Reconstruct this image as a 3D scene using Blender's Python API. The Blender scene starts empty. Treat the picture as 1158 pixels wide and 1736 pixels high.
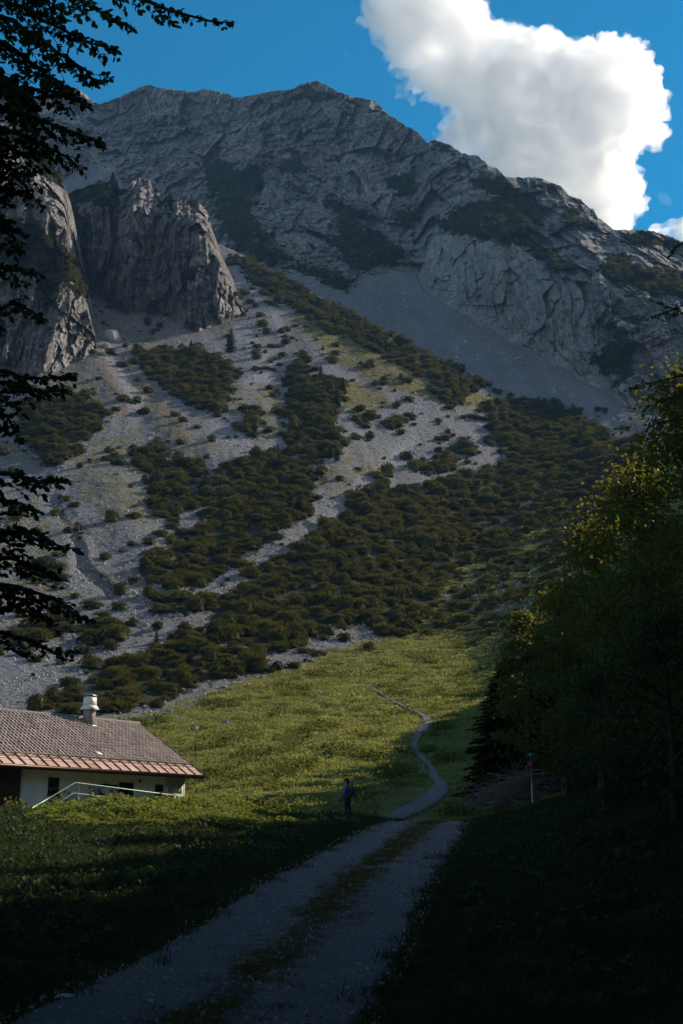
import bpy, bmesh, math, random
import numpy as np
from mathutils import Vector, Matrix

sc = bpy.context.scene
R = math.radians
# ---------------------------------------------------------------- camera
F = 2200.0
PITCH = math.atan(562 / F)
SP, CP = math.sin(PITCH), math.cos(PITCH)
cam_d = bpy.data.cameras.new('camera')
cam = bpy.data.objects.new('camera', cam_d)
sc.collection.objects.link(cam)
cam_d.sensor_fit = 'VERTICAL'
cam_d.sensor_height = 36.0
cam_d.lens = 36.0 * F / 1736
cam_d.clip_start = 0.1
cam_d.clip_end = 20000
cam.location = (0, 0, 0)
cam.rotation_euler = (R(90) + PITCH, 0, 0)
sc.camera = cam
# ---------------------------------------------------------------- light
SUN_AZ, SUN_EL = 54.0, 31.0          # azimuth clockwise from the view direction (+Y)
SD = Vector((math.sin(R(SUN_AZ)) * math.cos(R(SUN_EL)), math.cos(R(SUN_AZ)) * math.cos(R(SUN_EL)), math.sin(R(SUN_EL))))
w = bpy.data.worlds.new('World')
sc.world = w
w.use_nodes = True
nt = w.node_tree
nt.nodes.clear()
sky = nt.nodes.new('ShaderNodeTexSky')
sky.sky_type = 'NISHITA'
sky.sun_disc = False
sky.sun_elevation = R(SUN_EL)
sky.sun_rotation = R(SUN_AZ)
sky.altitude = 1200
sky.air_density = 1.0
sky.dust_density = 0.3
sky.ozone_density = 3.0
hs = nt.nodes.new('ShaderNodeHueSaturation')
hs.inputs['Saturation'].default_value = 1.95
hs.inputs['Hue'].default_value = 0.481
bg = nt.nodes.new('ShaderNodeBackground')
bg.inputs['Strength'].default_value = 0.1
wo = nt.nodes.new('ShaderNodeOutputWorld')
nt.links.new(sky.outputs[0], hs.inputs['Color'])
# added broken cloud, unseen behind and above the viewer, to whiten the ambient light
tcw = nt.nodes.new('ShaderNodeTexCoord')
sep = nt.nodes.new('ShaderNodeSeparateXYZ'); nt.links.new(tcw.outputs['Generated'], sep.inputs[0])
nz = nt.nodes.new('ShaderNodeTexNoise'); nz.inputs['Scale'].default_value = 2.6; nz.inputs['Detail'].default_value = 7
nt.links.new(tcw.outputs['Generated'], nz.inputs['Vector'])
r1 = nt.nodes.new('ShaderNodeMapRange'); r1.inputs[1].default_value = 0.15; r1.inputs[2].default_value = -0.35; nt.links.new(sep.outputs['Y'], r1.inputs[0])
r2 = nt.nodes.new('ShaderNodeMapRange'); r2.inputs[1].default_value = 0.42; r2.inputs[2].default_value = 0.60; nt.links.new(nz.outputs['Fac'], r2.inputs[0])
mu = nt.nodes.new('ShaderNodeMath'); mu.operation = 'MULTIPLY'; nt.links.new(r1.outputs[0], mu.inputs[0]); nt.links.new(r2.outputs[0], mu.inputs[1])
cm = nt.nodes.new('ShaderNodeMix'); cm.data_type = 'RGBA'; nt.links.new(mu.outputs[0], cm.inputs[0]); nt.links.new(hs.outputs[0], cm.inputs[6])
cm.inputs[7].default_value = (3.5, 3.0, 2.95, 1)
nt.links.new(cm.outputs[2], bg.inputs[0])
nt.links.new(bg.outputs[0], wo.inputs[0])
sun_d = bpy.data.lights.new('sun', 'SUN')
sun_d.energy = 5.0
sun_d.angle = R(0.5)
sun_d.color = (1.0, 0.86, 0.68)
sun = bpy.data.objects.new('sun', sun_d)
sc.collection.objects.link(sun)
sun.rotation_euler = SD.to_track_quat('Z', 'Y').to_euler()
vs = sc.view_settings
vs.view_transform = 'Standard'
vs.look = 'None'
vs.exposure = 0.3
vs.gamma = 1.0
cy = sc.cycles
cy.max_bounces = 18
cy.diffuse_bounces = 3
cy.glossy_bounces = 2
cy.transmission_bounces = 4
cy.transparent_max_bounces = 8
cy.volume_bounces = 16
cy.use_adaptive_sampling = True
cy.adaptive_threshold = 0.02

# ---------------------------------------------------------------- basic maths
def tanE(py):
    v = (868 - np.asarray(py, float)) / F
    return (SP + v * CP) / (CP - v * SP)
def unproj(px, py, Y):
    v = (868 - np.asarray(py, float)) / F
    den = CP - v * SP
    Y = np.asarray(Y, float)
    x = Y * (np.asarray(px, float) - 579) / F / den
    return np.stack(np.broadcast_arrays(x, Y, Y * (SP + v * CP) / den), -1)
def U(px, py, Y):
    return Vector(unproj(px, py, Y).tolist())
def py_of(t):                      # inverse of tanE
    t = np.asarray(t, float)
    v = (t * CP - SP) / (CP + t * SP)
    return 868 - v * F
def proj(P):
    P = np.asarray(P, float)
    d = P[..., 1] * CP + P[..., 2] * SP
    return 579 + F * P[..., 0] / d, 868 - F * (-P[..., 1] * SP + P[..., 2] * CP) / d

_rs = np.random.RandomState(7)
_perm = np.concatenate([_rs.permutation(256)] * 3)
_g = _rs.normal(size=(256, 3)); _g /= np.linalg.norm(_g, axis=1)[:, None]
def pnoise(x, y, z=0.0):
    x, y, z = np.broadcast_arrays(np.asarray(x, float), np.asarray(y, float), np.asarray(z, float))
    xi, yi, zi = np.floor(x).astype(int), np.floor(y).astype(int), np.floor(z).astype(int)
    xf, yf, zf = x - xi, y - yi, z - zi
    u, v, w_ = [t * t * t * (t * (t * 6 - 15) + 10) for t in (xf, yf, zf)]
    xi &= 255; yi &= 255; zi &= 255
    out = 0
    for dx in (0, 1):
        wx = u if dx else 1 - u
        for dy in (0, 1):
            wy = v if dy else 1 - v
            a = _perm[_perm[xi + dx] + yi + dy]
            for dz in (0, 1):
                wz = w_ if dz else 1 - w_
                h = _perm[a + zi + dz]
                gr = _g[h]
                out = out + wx * wy * wz * (gr[..., 0] * (xf - dx) + gr[..., 1] * (yf - dy) + gr[..., 2] * (zf - dz))
    return out * 1.6
def fbm(x, y, z=0.0, o=4, lac=2.03, gain=0.5):
    s, a, t = 0, 1.0, 0
    for i in range(o):
        s = s + a * pnoise(np.asarray(x) * lac ** i + 17.3 * i, np.asarray(y) * lac ** i + 5.1 * i, np.asarray(z) * lac ** i)
        t += a; a *= gain
    return s / t
def ridged(x, y, z=0.0, o=4, lac=2.1, gain=0.5):
    s, a, t = 0, 1.0, 0
    for i in range(o):
        s = s + a * (1 - np.abs(pnoise(np.asarray(x) * lac ** i + 9.7 * i, np.asarray(y) * lac ** i + 3.3 * i, np.asarray(z) * lac ** i)) * 2)
        t += a; a *= gain
    return s / t
def facets(x, y, seed=0):
    """random tilted flat blocks: nearest cell's own height and slope (breaks rock into faces)"""
    x = np.asarray(x, float); y = np.asarray(y, float)
    xi = np.floor(x).astype(int); yi = np.floor(y).astype(int)
    bd = np.full(x.shape, 1e9); out = np.zeros(x.shape)
    for i in (-1, 0, 1):
        for j in (-1, 0, 1):
            cx, cy = xi + i, yi + j
            h = _perm[_perm[(cx + seed) & 255] + (cy & 255)]; h2 = _perm[h + 91]; h3 = _perm[h2 + 37]
            dx = x - (cx + h / 255.0); dy = y - (cy + h2 / 255.0)
            d = dx * dx + dy * dy
            v = (h3 / 255.0 - .5) + dx * (_perm[h3 + 11] / 128.0 - 1) * 1.1 + dy * (_perm[h3 + 57] / 128.0 - 1) * .7
            m = d < bd
            bd = np.where(m, d, bd); out = np.where(m, v, out)
    return out
def smooth(a, b, x):
    t = np.clip((x - a) / (b - a), 0, 1)
    return t * t * (3 - 2 * t)
def lerp_line(pts, x):
    p = np.array(pts, float)
    return np.interp(x, p[:, 0], p[:, 1])
def pip(px, py, poly):
    px = np.asarray(px, float); py = np.asarray(py, float)
    c = np.zeros(np.broadcast(px, py).shape, bool)
    n = len(poly)
    for i in range(n):
        x1, y1 = poly[i]; x2, y2 = poly[(i + 1) % n]
        if y1 == y2: continue
        t = ((y1 > py) != (y2 > py)) & (px < (x2 - x1) * (py - y1) / (y2 - y1) + x1)
        c ^= t
    return c
def pdist(px, py, line):            # distance to a polyline and position along it
    best = np.full(np.broadcast(px, py).shape, 1e9); pos = np.zeros_like(best)
    for i in range(len(line) - 1):
        x1, y1 = line[i][:2]; x2, y2 = line[i + 1][:2]
        dx, dy = x2 - x1, y2 - y1
        t = np.clip(((px - x1) * dx + (py - y1) * dy) / (dx * dx + dy * dy), 0, 1)
        d = np.hypot(px - x1 - t * dx, py - y1 - t * dy)
        m = d < best
        best = np.where(m, d, best); pos = np.where(m, i + t, pos)
    return best, pos
class RBF:                          # thin plate spline in picture coordinates -> ln(distance)
    def __init__(self, pts):
        p = np.array(pts, float)
        self.x = p[:, :2] / 300.0
        n = len(p)
        K = self.k(self.x, self.x) + np.eye(n) * 2e-3
        P = np.hstack([np.ones((n, 1)), self.x])
        A = np.block([[K, P], [P.T, np.zeros((3, 3))]])
        self.w = np.linalg.solve(A, np.concatenate([np.log(p[:, 2]), np.zeros(3)]))
    @staticmethod
    def k(a, b):
        d = np.linalg.norm(a[:, None] - b[None], axis=2)
        return d * d * np.log(d + 1e-9)
    def __call__(self, px, py):
        px, py = np.broadcast_arrays(np.asarray(px, float), np.asarray(py, float))
        q = np.stack([px.ravel(), py.ravel()], 1) / 300.0
        out = np.empty(len(q))
        for i in range(0, len(q), 100000):
            s = q[i:i + 100000]
            out[i:i + 100000] = self.k(s, self.x) @ self.w[:-3] + self.w[-3] + s @ self.w[-2:]
        return np.exp(out).reshape(px.shape)

# ---------------------------------------------------------------- mesh and object helpers
C = sc.collection
def mesh_np(name, verts, faces, mat=None, smooth_=False, attrs=None):
    """faces: list of int arrays (n,3) or (n,4)"""
    verts = np.asarray(verts, np.float32).reshape(-1, 3)
    faces = [np.asarray(f, np.int32) for f in faces if len(f)]
    me = bpy.data.meshes.new(name)
    me.vertices.add(len(verts))
    me.vertices.foreach_set('co', verts.ravel())
    tot = sum(f.size for f in faces); nf = sum(len(f) for f in faces)
    me.loops.add(tot); me.polygons.add(nf)
    me.loops.foreach_set('vertex_index', np.concatenate([f.ravel() for f in faces]))
    ls = np.concatenate([np.full(len(f), f.shape[1], np.int32) for f in faces])
    me.polygons.foreach_set('loop_start', np.concatenate([[0], np.cumsum(ls)[:-1]]).astype(np.int32))
    me.update(calc_edges=True)
    if smooth_:
        me.polygons.foreach_set('use_smooth', np.ones(nf, bool))
    for k, a in (attrs or {}).items():
        at = me.attributes.new(k, 'FLOAT', 'POINT')
        at.data.foreach_set('value', np.asarray(a, np.float32).ravel())
    if mat: me.materials.append(mat)
    me.validate()
    return me
def obj(name, me, parent=None):
    o = bpy.data.objects.new(name, me)
    C.objects.link(o)
    if parent is not None: o.parent = parent
    return o
def tag(o, label=None, cat=None, group=None, kind=None):
    if label: o['label'] = label
    if cat: o['category'] = cat
    if group: o['group'] = group
    if kind: o['kind'] = kind
    return o
def empty(name, loc, rz=0.0):
    o = bpy.data.objects.new(name, None)
    C.objects.link(o)
    o.location = loc; o.rotation_euler = (0, 0, rz)
    o.empty_display_size = 0.2
    return o
def grid_faces(nr, nc):
    i = np.arange(nr - 1)[:, None] * nc + np.arange(nc - 1)[None]
    return np.stack([i, i + 1, i + nc + 1, i + nc], -1).reshape(-1, 4)

class MB:
    """collects vertices and faces of several simple shapes for ONE mesh"""
    def __init__(s): s.v = []; s.f3 = []; s.f4 = []; s.n = 0
    def add(s, v, f):
        v = np.asarray(v, float).reshape(-1, 3)
        f = np.asarray(f, int)
        if len(f):
            (s.f3 if f.shape[1] == 3 else s.f4).append(f + s.n)
        s.v.append(v); s.n += len(v)
    def box(s, c, size, ax=None, bev=0.0):
        """box centred at c, with half axes from ax (3 unit vectors)"""
        ax = np.eye(3) if ax is None else np.array([list(a) for a in ax], float)
        h = np.array(size, float) / 2
        sg = np.array([[i, j, k] for i in (-1, 1) for j in (-1, 1) for k in (-1, 1)], float)
        v = np.array(list(c), float) + (sg * h) @ ax
        f = [[0, 1, 3, 2], [4, 6, 7, 5], [0, 4, 5, 1], [2, 3, 7, 6], [0, 2, 6, 4], [1, 5, 7, 3]]
        s.add(v, f)
    def tube(s, pts, rad, n=6, cap=True):
        pts = np.array([list(p) for p in pts], float)
        m = len(pts)
        rad = np.broadcast_to(np.asarray(rad, float), (m,))
        t = np.gradient(pts, axis=0); t /= np.linalg.norm(t, axis=1)[:, None] + 1e-12
        up = np.array([0, 0, 1.0]) if abs(t[0][2]) < 0.9 else np.array([1.0, 0, 0])
        a = np.cross(t, up); a /= np.linalg.norm(a, axis=1)[:, None] + 1e-12
        b = np.cross(t, a)
        th = np.arange(n) * 2 * math.pi / n
        v = pts[:, None] + rad[:, None, None] * (a[:, None] * np.cos(th)[None, :, None] + b[:, None] * np.sin(th)[None, :, None])
        i = np.arange(m - 1)[:, None] * n + np.arange(n)[None]
        j = np.arange(m - 1)[:, None] * n + (np.arange(n)[None] + 1) % n
        s.add(v.reshape(-1, 3), np.stack([i, j, j + n, i + n], -1).reshape(-1, 4))
        if cap and n >= 3:
            base = s.n - m * n
            for ring, rev in ((0, 1), (m - 1, 0)):
                ids = [base + ring * n + k for k in range(n)]
                c = v[ring].mean(0)
                s.v.append(c[None]); ci = s.n; s.n += 1
                s.f3.append(np.array([[ids[(k + 1) % n], ids[k], ci] if not rev else [ids[k], ids[(k + 1) % n], ci] for k in range(n)]))
    def mesh(s, name, mat, smooth_=False):
        fs = []
        if s.f4: fs.append(np.concatenate(s.f4))
        if s.f3: fs.append(np.concatenate(s.f3))
        return mesh_np(name, np.concatenate(s.v), fs, mat, smooth_)
    def build(s, name, mat, parent=None, smooth_=False):
        return obj(name, s.mesh(name, mat, smooth_), parent)

# ---------------------------------------------------------------- materials
def new_mat(name):
    m = bpy.data.materials.new(name); m.use_nodes = True
    n = m.node_tree; b = n.nodes['Principled BSDF']
    return m, n, b
class NT:
    """small node helper"""
    def __init__(s, nt): s.t = nt
    def n(s, kind, **kw):
        x = s.t.nodes.new(kind)
        for k, v in kw.items(): setattr(x, k, v)
        return x
    def l(s, a, b): s.t.links.new(a, b)
    def attr(s, name):
        a = s.n('ShaderNodeAttribute'); a.attribute_name = name; return a.outputs['Fac']
    def pos(s):
        return s.n('ShaderNodeNewGeometry').outputs['Position']
    def scaled(s, vec, sc_):
        m = s.n('ShaderNodeMapping'); m.inputs['Scale'].default_value = sc_
        s.l(vec, m.inputs[0]); return m.outputs[0]
    def noise(s, vec, scale, detail=6, rough=0.6, dist=0.0):
        a = s.n('ShaderNodeTexNoise'); a.inputs['Scale'].default_value = scale
        a.inputs['Detail'].default_value = detail; a.inputs['Roughness'].default_value = rough
        a.inputs['Distortion'].default_value = dist
        s.l(vec, a.inputs['Vector']); return a.outputs['Fac']
    def vor(s, vec, scale, feature='F1', out='Distance'):
        a = s.n('ShaderNodeTexVoronoi'); a.feature = feature; a.inputs['Scale'].default_value = scale
        s.l(vec, a.inputs['Vector']); return a.outputs[out]
    def ramp(s, fac, stops):
        r = s.n('ShaderNodeValToRGB'); e = r.color_ramp.elements
        while len(e) < len(stops): e.new(0.5)
        for i, (p, c) in enumerate(stops):
            e[i].position = p
            e[i].color = (c, c, c, 1) if not hasattr(c, '__len__') else (*c, 1)
        s.l(fac, r.inputs[0]); return r.outputs[0]
    def mix(s, fac, a, b, blend='MIX'):
        m = s.n('ShaderNodeMix', data_type='RGBA', blend_type=blend)
        for sock, val in ((m.inputs[0], fac), (m.inputs[6], a), (m.inputs[7], b)):
            if hasattr(val, 'is_output'): s.l(val, sock)
            elif hasattr(val, '__len__'): sock.default_value = (*val, 1)
            else: sock.default_value = val
        return m.outputs[2]
    def math(s, op, a, b=0.0, clamp=False):
        m = s.n('ShaderNodeMath', operation=op, use_clamp=clamp)
        for sock, val in ((m.inputs[0], a), (m.inputs[1], b)):
            if hasattr(val, 'is_output'): s.l(val, sock)
            else: sock.default_value = val
        return m.outputs[0]
    def bump(s, h, strength, dist, normal=None):
        b = s.n('ShaderNodeBump'); b.inputs['Strength'].default_value = strength; b.inputs['Distance'].default_value = dist
        s.l(h, b.inputs['Height'])
        if normal is not None: s.l(normal, b.inputs['Normal'])
        return b.outputs[0]
def simple(name, col, rough=0.7, metal=0.0, var=0.15, scale=3.0, bump=0.0, spec=0.3):
    """a plain material with a mottled procedural colour"""
    m, n, b = new_mat(name); t = NT(n)
    tc = t.n('ShaderNodeTexCoord').outputs['Object']
    f = t.noise(tc, scale, 5, 0.65)
    c = t.mix(t.ramp(f, [(0.3, 0.0), (0.7, 1.0)]), [x * (1 - var) for x in col], [min(1, x * (1 + var)) for x in col])
    t.l(c, b.inputs['Base Color'])
    b.inputs['Roughness'].default_value = rough; b.inputs['Metallic'].default_value = metal
    b.inputs['Specular IOR Level'].default_value = spec
    if bump: t.l(t.bump(t.noise(tc, scale * 6, 4), bump, 0.02), b.inputs['Normal'])
    return m
def leafmat(name, c1, c2, trans=0.45, rough=0.55, obj_random=True, tcol=None, spec=0.3):
    """leaves: per-clump colour variation and light passing through"""
    m, n, b = new_mat(name); t = NT(n)
    g = t.pos()
    f = t.noise(g, 1.3, 3, 0.6)
    oi = t.n('ShaderNodeObjectInfo').outputs['Random']
    f2 = t.math('ADD', t.math('MULTIPLY', f, 0.7), t.math('MULTIPLY', oi, 0.4))
    c = t.mix(t.ramp(f2, [(0.3, 0.0), (0.8, 1.0)]), c1, c2)
    t.l(c, b.inputs['Base Color'])
    b.inputs['Roughness'].default_value = rough
    b.inputs['Specular IOR Level'].default_value = spec
    tr = t.n('ShaderNodeBsdfTranslucent')
    if tcol: tr.inputs[0].default_value = (*tcol, 1)
    else:
        t.l(t.mix(0.6, c, [min(1, x) for x in (c2[0] * 2.6, c2[1] * 2.4, c2[2] * 0.9)]), tr.inputs[0])
    mx = t.n('ShaderNodeMixShader'); mx.inputs[0].default_value = trans
    t.l(b.outputs[0], mx.inputs[1]); t.l(tr.outputs[0], mx.inputs[2])
    t.l(mx.outputs[0], n.nodes['Material Output'].inputs[0])
    return m

# rock: attributes veg (vegetated ledges), scr (scree at its foot), red (iron stain)
def rock_mat(name, c_dark, c_light, vs_=1.0, bump=0.6):
    m, n, b = new_mat(name); t = NT(n)
    p = t.pos()
    pv = t.scaled(p, (1.0, 1.0, 0.45))          # vertical streaks
    ph = t.scaled(p, (0.35, 0.35, 1.6))         # bedding
    a = t.noise(pv, 0.035 * vs_, 9, 0.68, 0.6)
    a2 = t.noise(pv, 0.25 * vs_, 8, 0.7, 0.4)
    h = t.noise(ph, 0.12 * vs_, 8, 0.7, 0.3)
    cr = t.vor(t.scaled(p, (1, 1, 0.6)), 0.16 * vs_, 'DISTANCE_TO_EDGE')
    tone = t.math('ADD', t.math('MULTIPLY', a, 0.45), t.math('ADD', t.math('MULTIPLY', a2, 0.3), t.math('MULTIPLY', h, 0.25)))
    c = t.mix(t.ramp(tone, [(0.40, 0.0), (0.50, 0.45), (0.60, 1.0)]), c_dark, c_light)
    c = t.mix(t.ramp(t.noise(p, 0.02 * vs_, 4), [(0.52, 0.0), (0.7, 0.55)]), c, [c_light[0] * 0.95, c_light[1] * 0.74, c_light[2] * 0.62])
    c = t.mix(t.math('MULTIPLY', t.attr('red'), 0.6), c, (0.22, 0.10, 0.07))
    c = t.mix(t.ramp(cr, [(0.0, 0.6), (0.05, 0.0)]), c, (0.05, 0.05, 0.05))
    wp = t.n('ShaderNodeVectorMath', operation='ADD'); nv = t.n('ShaderNodeTexNoise'); nv.inputs['Scale'].default_value = 0.12 * vs_; nv.inputs['Detail'].default_value = 5
    t.l(p, nv.inputs['Vector']); sv = t.n('ShaderNodeVectorMath', operation='SCALE'); sv.inputs['Scale'].default_value = 9.0 / vs_; t.l(nv.outputs['Color'], sv.inputs[0]); t.l(p, wp.inputs[0]); t.l(sv.outputs[0], wp.inputs[1])
    pw = t.scaled(wp.outputs[0], (1, 1, 0.33))
    cell = t.n('ShaderNodeSeparateXYZ'); t.l(t.vor(pw, 0.30 * vs_, 'F1', 'Color'), cell.inputs[0])
    c = t.mix(t.math('MULTIPLY', cell.outputs[0], 0.34), c, [x * 0.28 for x in c_light])
    cell2 = t.n('ShaderNodeSeparateXYZ'); t.l(t.vor(pw, 0.085 * vs_, 'F1', 'Color'), cell2.inputs[0])
    c = t.mix(t.math('MULTIPLY', cell2.outputs[0], 0.25), c, [x * 0.35 for x in c_light])
    for sc3, w3, a3 in ((0.085, .04, .65), (0.30, .055, .5), (0.8, .07, .35)):
        c = t.mix(t.ramp(t.vor(pw, sc3 * vs_, 'DISTANCE_TO_EDGE'), [(0.0, a3), (w3, 0.0)]), c, (0.018, 0.018, 0.02))
    bed = t.noise(t.scaled(wp.outputs[0], (0.10, 0.10, 1.5)), 0.30 * vs_, 5, 0.75)
    c = t.mix(t.ramp(bed, [(0.36, 0.5), (0.42, 0.0)]), c, (0.03, 0.03, 0.033))
    c = t.mix(t.math('MULTIPLY', t.attr('pale'), 0.30), c, (0.62, 0.61, 0.61))
    scr = t.mix(t.ramp(t.math('ADD', t.math('MULTIPLY', t.noise(p, 0.9, 9, 0.85), .6), t.math('MULTIPLY', t.noise(t.scaled(p, (.09, .02, .02)), 1.0, 6, 0.7), .4)), [(0.36, 0.0), (0.64, 1.0)]), (0.14, 0.145, 0.16), (0.33, 0.335, 0.355))
    c = t.mix(t.attr('scr'), c, scr)
    vg = t.mix(t.ramp(t.noise(p, 0.35, 6, 0.7), [(0.35, 0.0), (0.65, 1.0)]), (0.012, 0.018, 0.008), (0.045, 0.05, 0.02))
    vn = t.math('ADD', t.attr('veg'), t.math('MULTIPLY', t.math('SUBTRACT', t.noise(t.scaled(p, (0.8, 0.8, 2.0)), 0.085, 9, 0.78), 0.5), 3.0))
    vf = t.ramp(vn, [(0.46, 0.0), (0.54, 1.0)])
    c = t.mix(vf, c, vg)
    t.l(c, b.inputs['Base Color'])
    b.inputs['Roughness'].default_value = 0.9
    b.inputs['Specular IOR Level'].default_value = 0.15
    hh = t.math('ADD', t.math('MULTIPLY', a2, 3.0), t.math('ADD', t.math('MULTIPLY', t.noise(pv, 1.1 * vs_, 6, 0.7), 1.0), t.math('ADD', t.math('MULTIPLY', cell.outputs[1], 1.6), t.math('MULTIPLY', t.ramp(t.vor(pw, 0.30 * vs_, 'DISTANCE_TO_EDGE'), [(0.0, 0.0), (0.08, 1.0)]), 0.8))))
    t.l(t.bump(hh, bump, 1.6 / vs_), b.inputs['Normal'])
    return m
M = {}
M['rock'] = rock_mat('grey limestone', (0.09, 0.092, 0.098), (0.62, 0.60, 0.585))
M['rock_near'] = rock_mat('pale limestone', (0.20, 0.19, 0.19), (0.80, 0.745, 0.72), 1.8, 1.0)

def terrain_mat():
    m, n, b = new_mat('scree and turf'); t = NT(n)
    p = t.pos()
    n1 = t.noise(p, 1.6, 9, 0.85)
    n2 = t.noise(p, 0.07, 6, 0.65, 0.5)
    sc_ = t.mix(t.ramp(n1, [(0.34, 0.0), (0.66, 1.0)]), (0.072, 0.076, 0.088), (0.33, 0.34, 0.37))
    sc_ = t.mix(t.ramp(n2, [(0.42, 0.0), (0.68, 0.6)]), sc_, (0.19, 0.16, 0.12))
    sc_ = t.mix(t.attr('track'), sc_, (0.31, 0.31, 0.335))
    sc_ = t.mix(t.attr('brown'), sc_, (0.20, 0.14, 0.085))
    gr = t.mix(t.ramp(t.noise(p, 0.5, 8, 0.75), [(0.3, 0.0), (0.7, 1.0)]), (0.055, 0.064, 0.022), (0.27, 0.28, 0.09))
    gr = t.mix(t.ramp(t.noise(p, 0.11, 5, 0.7), [(0.5, 0.0), (0.75, 0.5)]), gr, (0.17, 0.13, 0.045))
    dry = t.mix(t.ramp(t.noise(p, 0.6, 7, 0.75), [(0.35, 0.0), (0.65, 1.0)]), (0.085, 0.07, 0.03), (0.22, 0.19, 0.075))
    gr = t.mix(t.ramp(t.attr('grass'), [(0.70, 1.0), (0.80, 0.0)]), gr, dry)
    gn = t.math('ADD', t.attr('grass'), t.math('MULTIPLY', t.math('SUBTRACT', t.noise(p, 0.22, 9, 0.85), 0.5), 2.4))
    c = t.mix(t.ramp(gn, [(0.42, 0.0), (0.62, 1.0)]), sc_, gr)
    vg = t.mix(t.ramp(t.noise(p, 0.7, 6, 0.7), [(0.35, 0.0), (0.65, 1.0)]), (0.012, 0.014, 0.007), (0.045, 0.045, 0.02))
    c = t.mix(t.attr('veg'), c, vg)
    rd = t.ramp(t.math('ADD', t.attr('redp'), t.math('MULTIPLY', t.math('SUBTRACT', t.noise(p, 0.5, 6, 0.75), 0.5), 1.3)), [(0.5, 0.0), (0.65, 0.9)])
    c = t.mix(rd, c, (0.20, 0.065, 0.02))
    t.l(c, b.inputs['Base Color'])
    b.inputs['Roughness'].default_value = 0.95
    b.inputs['Specular IOR Level'].default_value = 0.1
    hh = t.math('ADD', t.math('MULTIPLY', t.noise(p, 2.2, 6, 0.8), 0.6), t.math('MULTIPLY', t.vor(p, 1.2), 0.5))
    t.l(t.bump(hh, 0.9, 0.55), b.inputs['Normal'])
    return m
M['terrain'] = terrain_mat()
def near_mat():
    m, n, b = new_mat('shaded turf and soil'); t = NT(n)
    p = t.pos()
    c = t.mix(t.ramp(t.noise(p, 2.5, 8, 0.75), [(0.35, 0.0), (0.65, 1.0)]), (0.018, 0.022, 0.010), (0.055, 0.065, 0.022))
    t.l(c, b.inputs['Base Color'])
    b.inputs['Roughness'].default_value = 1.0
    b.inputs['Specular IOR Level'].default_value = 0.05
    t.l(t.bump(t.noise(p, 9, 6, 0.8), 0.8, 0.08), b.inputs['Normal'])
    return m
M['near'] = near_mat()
def road_mat():
    m, n, b = new_mat('gravel'); t = NT(n)
    p = t.pos()
    n1 = t.noise(p, 14, 8, 0.85)
    c = t.mix(t.ramp(n1, [(0.34, 0.0), (0.68, 1.0)]), (0.07, 0.068, 0.072), (0.40, 0.385, 0.39))
    c = t.mix(t.ramp(t.noise(p, 0.9, 5, 0.7), [(0.4, 0.0), (0.7, 0.6)]), c, (0.17, 0.155, 0.15))
    gn = t.math('ADD', t.attr('turf'), t.math('MULTIPLY', t.math('SUBTRACT', t.noise(p, 1.9, 9, 0.9), 0.5), 3.4))
    tf = t.mix(t.noise(p, 5, 6, 0.8), (0.05, 0.042, 0.02), (0.14, 0.115, 0.055))
    c = t.mix(t.ramp(gn, [(0.45, 0.0), (0.6, 1.0)]), c, tf)
    t.l(c, b.inputs['Base Color'])
    b.inputs['Roughness'].default_value = 0.95
    b.inputs['Specular IOR Level'].default_value = 0.1
    hh = t.math('ADD', t.noise(p, 22, 6, 0.8), t.math('MULTIPLY', t.vor(p, 16), 0.8))
    t.l(t.bump(hh, 1.0, 0.07), b.inputs['Normal'])
    return m
M['road'] = road_mat()
M['pine'] = leafmat('dwarf pine needles', (0.012, 0.018, 0.009), (0.10, 0.10, 0.038), 0.25, 0.9, spec=0.04)
M['spruce'] = leafmat('spruce needles', (0.020, 0.030, 0.012), (0.055, 0.065, 0.022), 0.25, 0.9, spec=0.06)
M['dry'] = leafmat('dry verge grass', (0.06, 0.05, 0.022), (0.15, 0.125, 0.05), 0.3, 0.9, spec=.05)
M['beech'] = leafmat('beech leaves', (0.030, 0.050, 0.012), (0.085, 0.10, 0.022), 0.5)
M['beech_shade_tint'] = leafmat('beech leaves painted shaded', (0.022, 0.035, 0.012), (0.05, 0.065, 0.018), 0.35)  # beech leaf colour with shade painted in, darker than the sunlit copy
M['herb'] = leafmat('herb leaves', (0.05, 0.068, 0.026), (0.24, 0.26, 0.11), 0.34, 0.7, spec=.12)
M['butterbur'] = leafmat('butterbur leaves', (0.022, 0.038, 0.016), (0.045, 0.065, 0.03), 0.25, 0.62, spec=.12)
M['grass'] = leafmat('meadow grass blades', (0.085, 0.098, 0.038), (0.31, 0.32, 0.13), 0.35)
M['bark'] = simple('bark', (0.07, 0.06, 0.05), 0.9, 0, 0.4, 4, 0.6)
M['deadwood'] = simple('grey dead wood', (0.20, 0.17, 0.165), 0.9, 0, 0.4, 3, 0.3)
M['stone'] = simple('limestone boulder', (0.36, 0.34, 0.33), 0.9, 0, 0.3, 1.2, 0.5)

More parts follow.
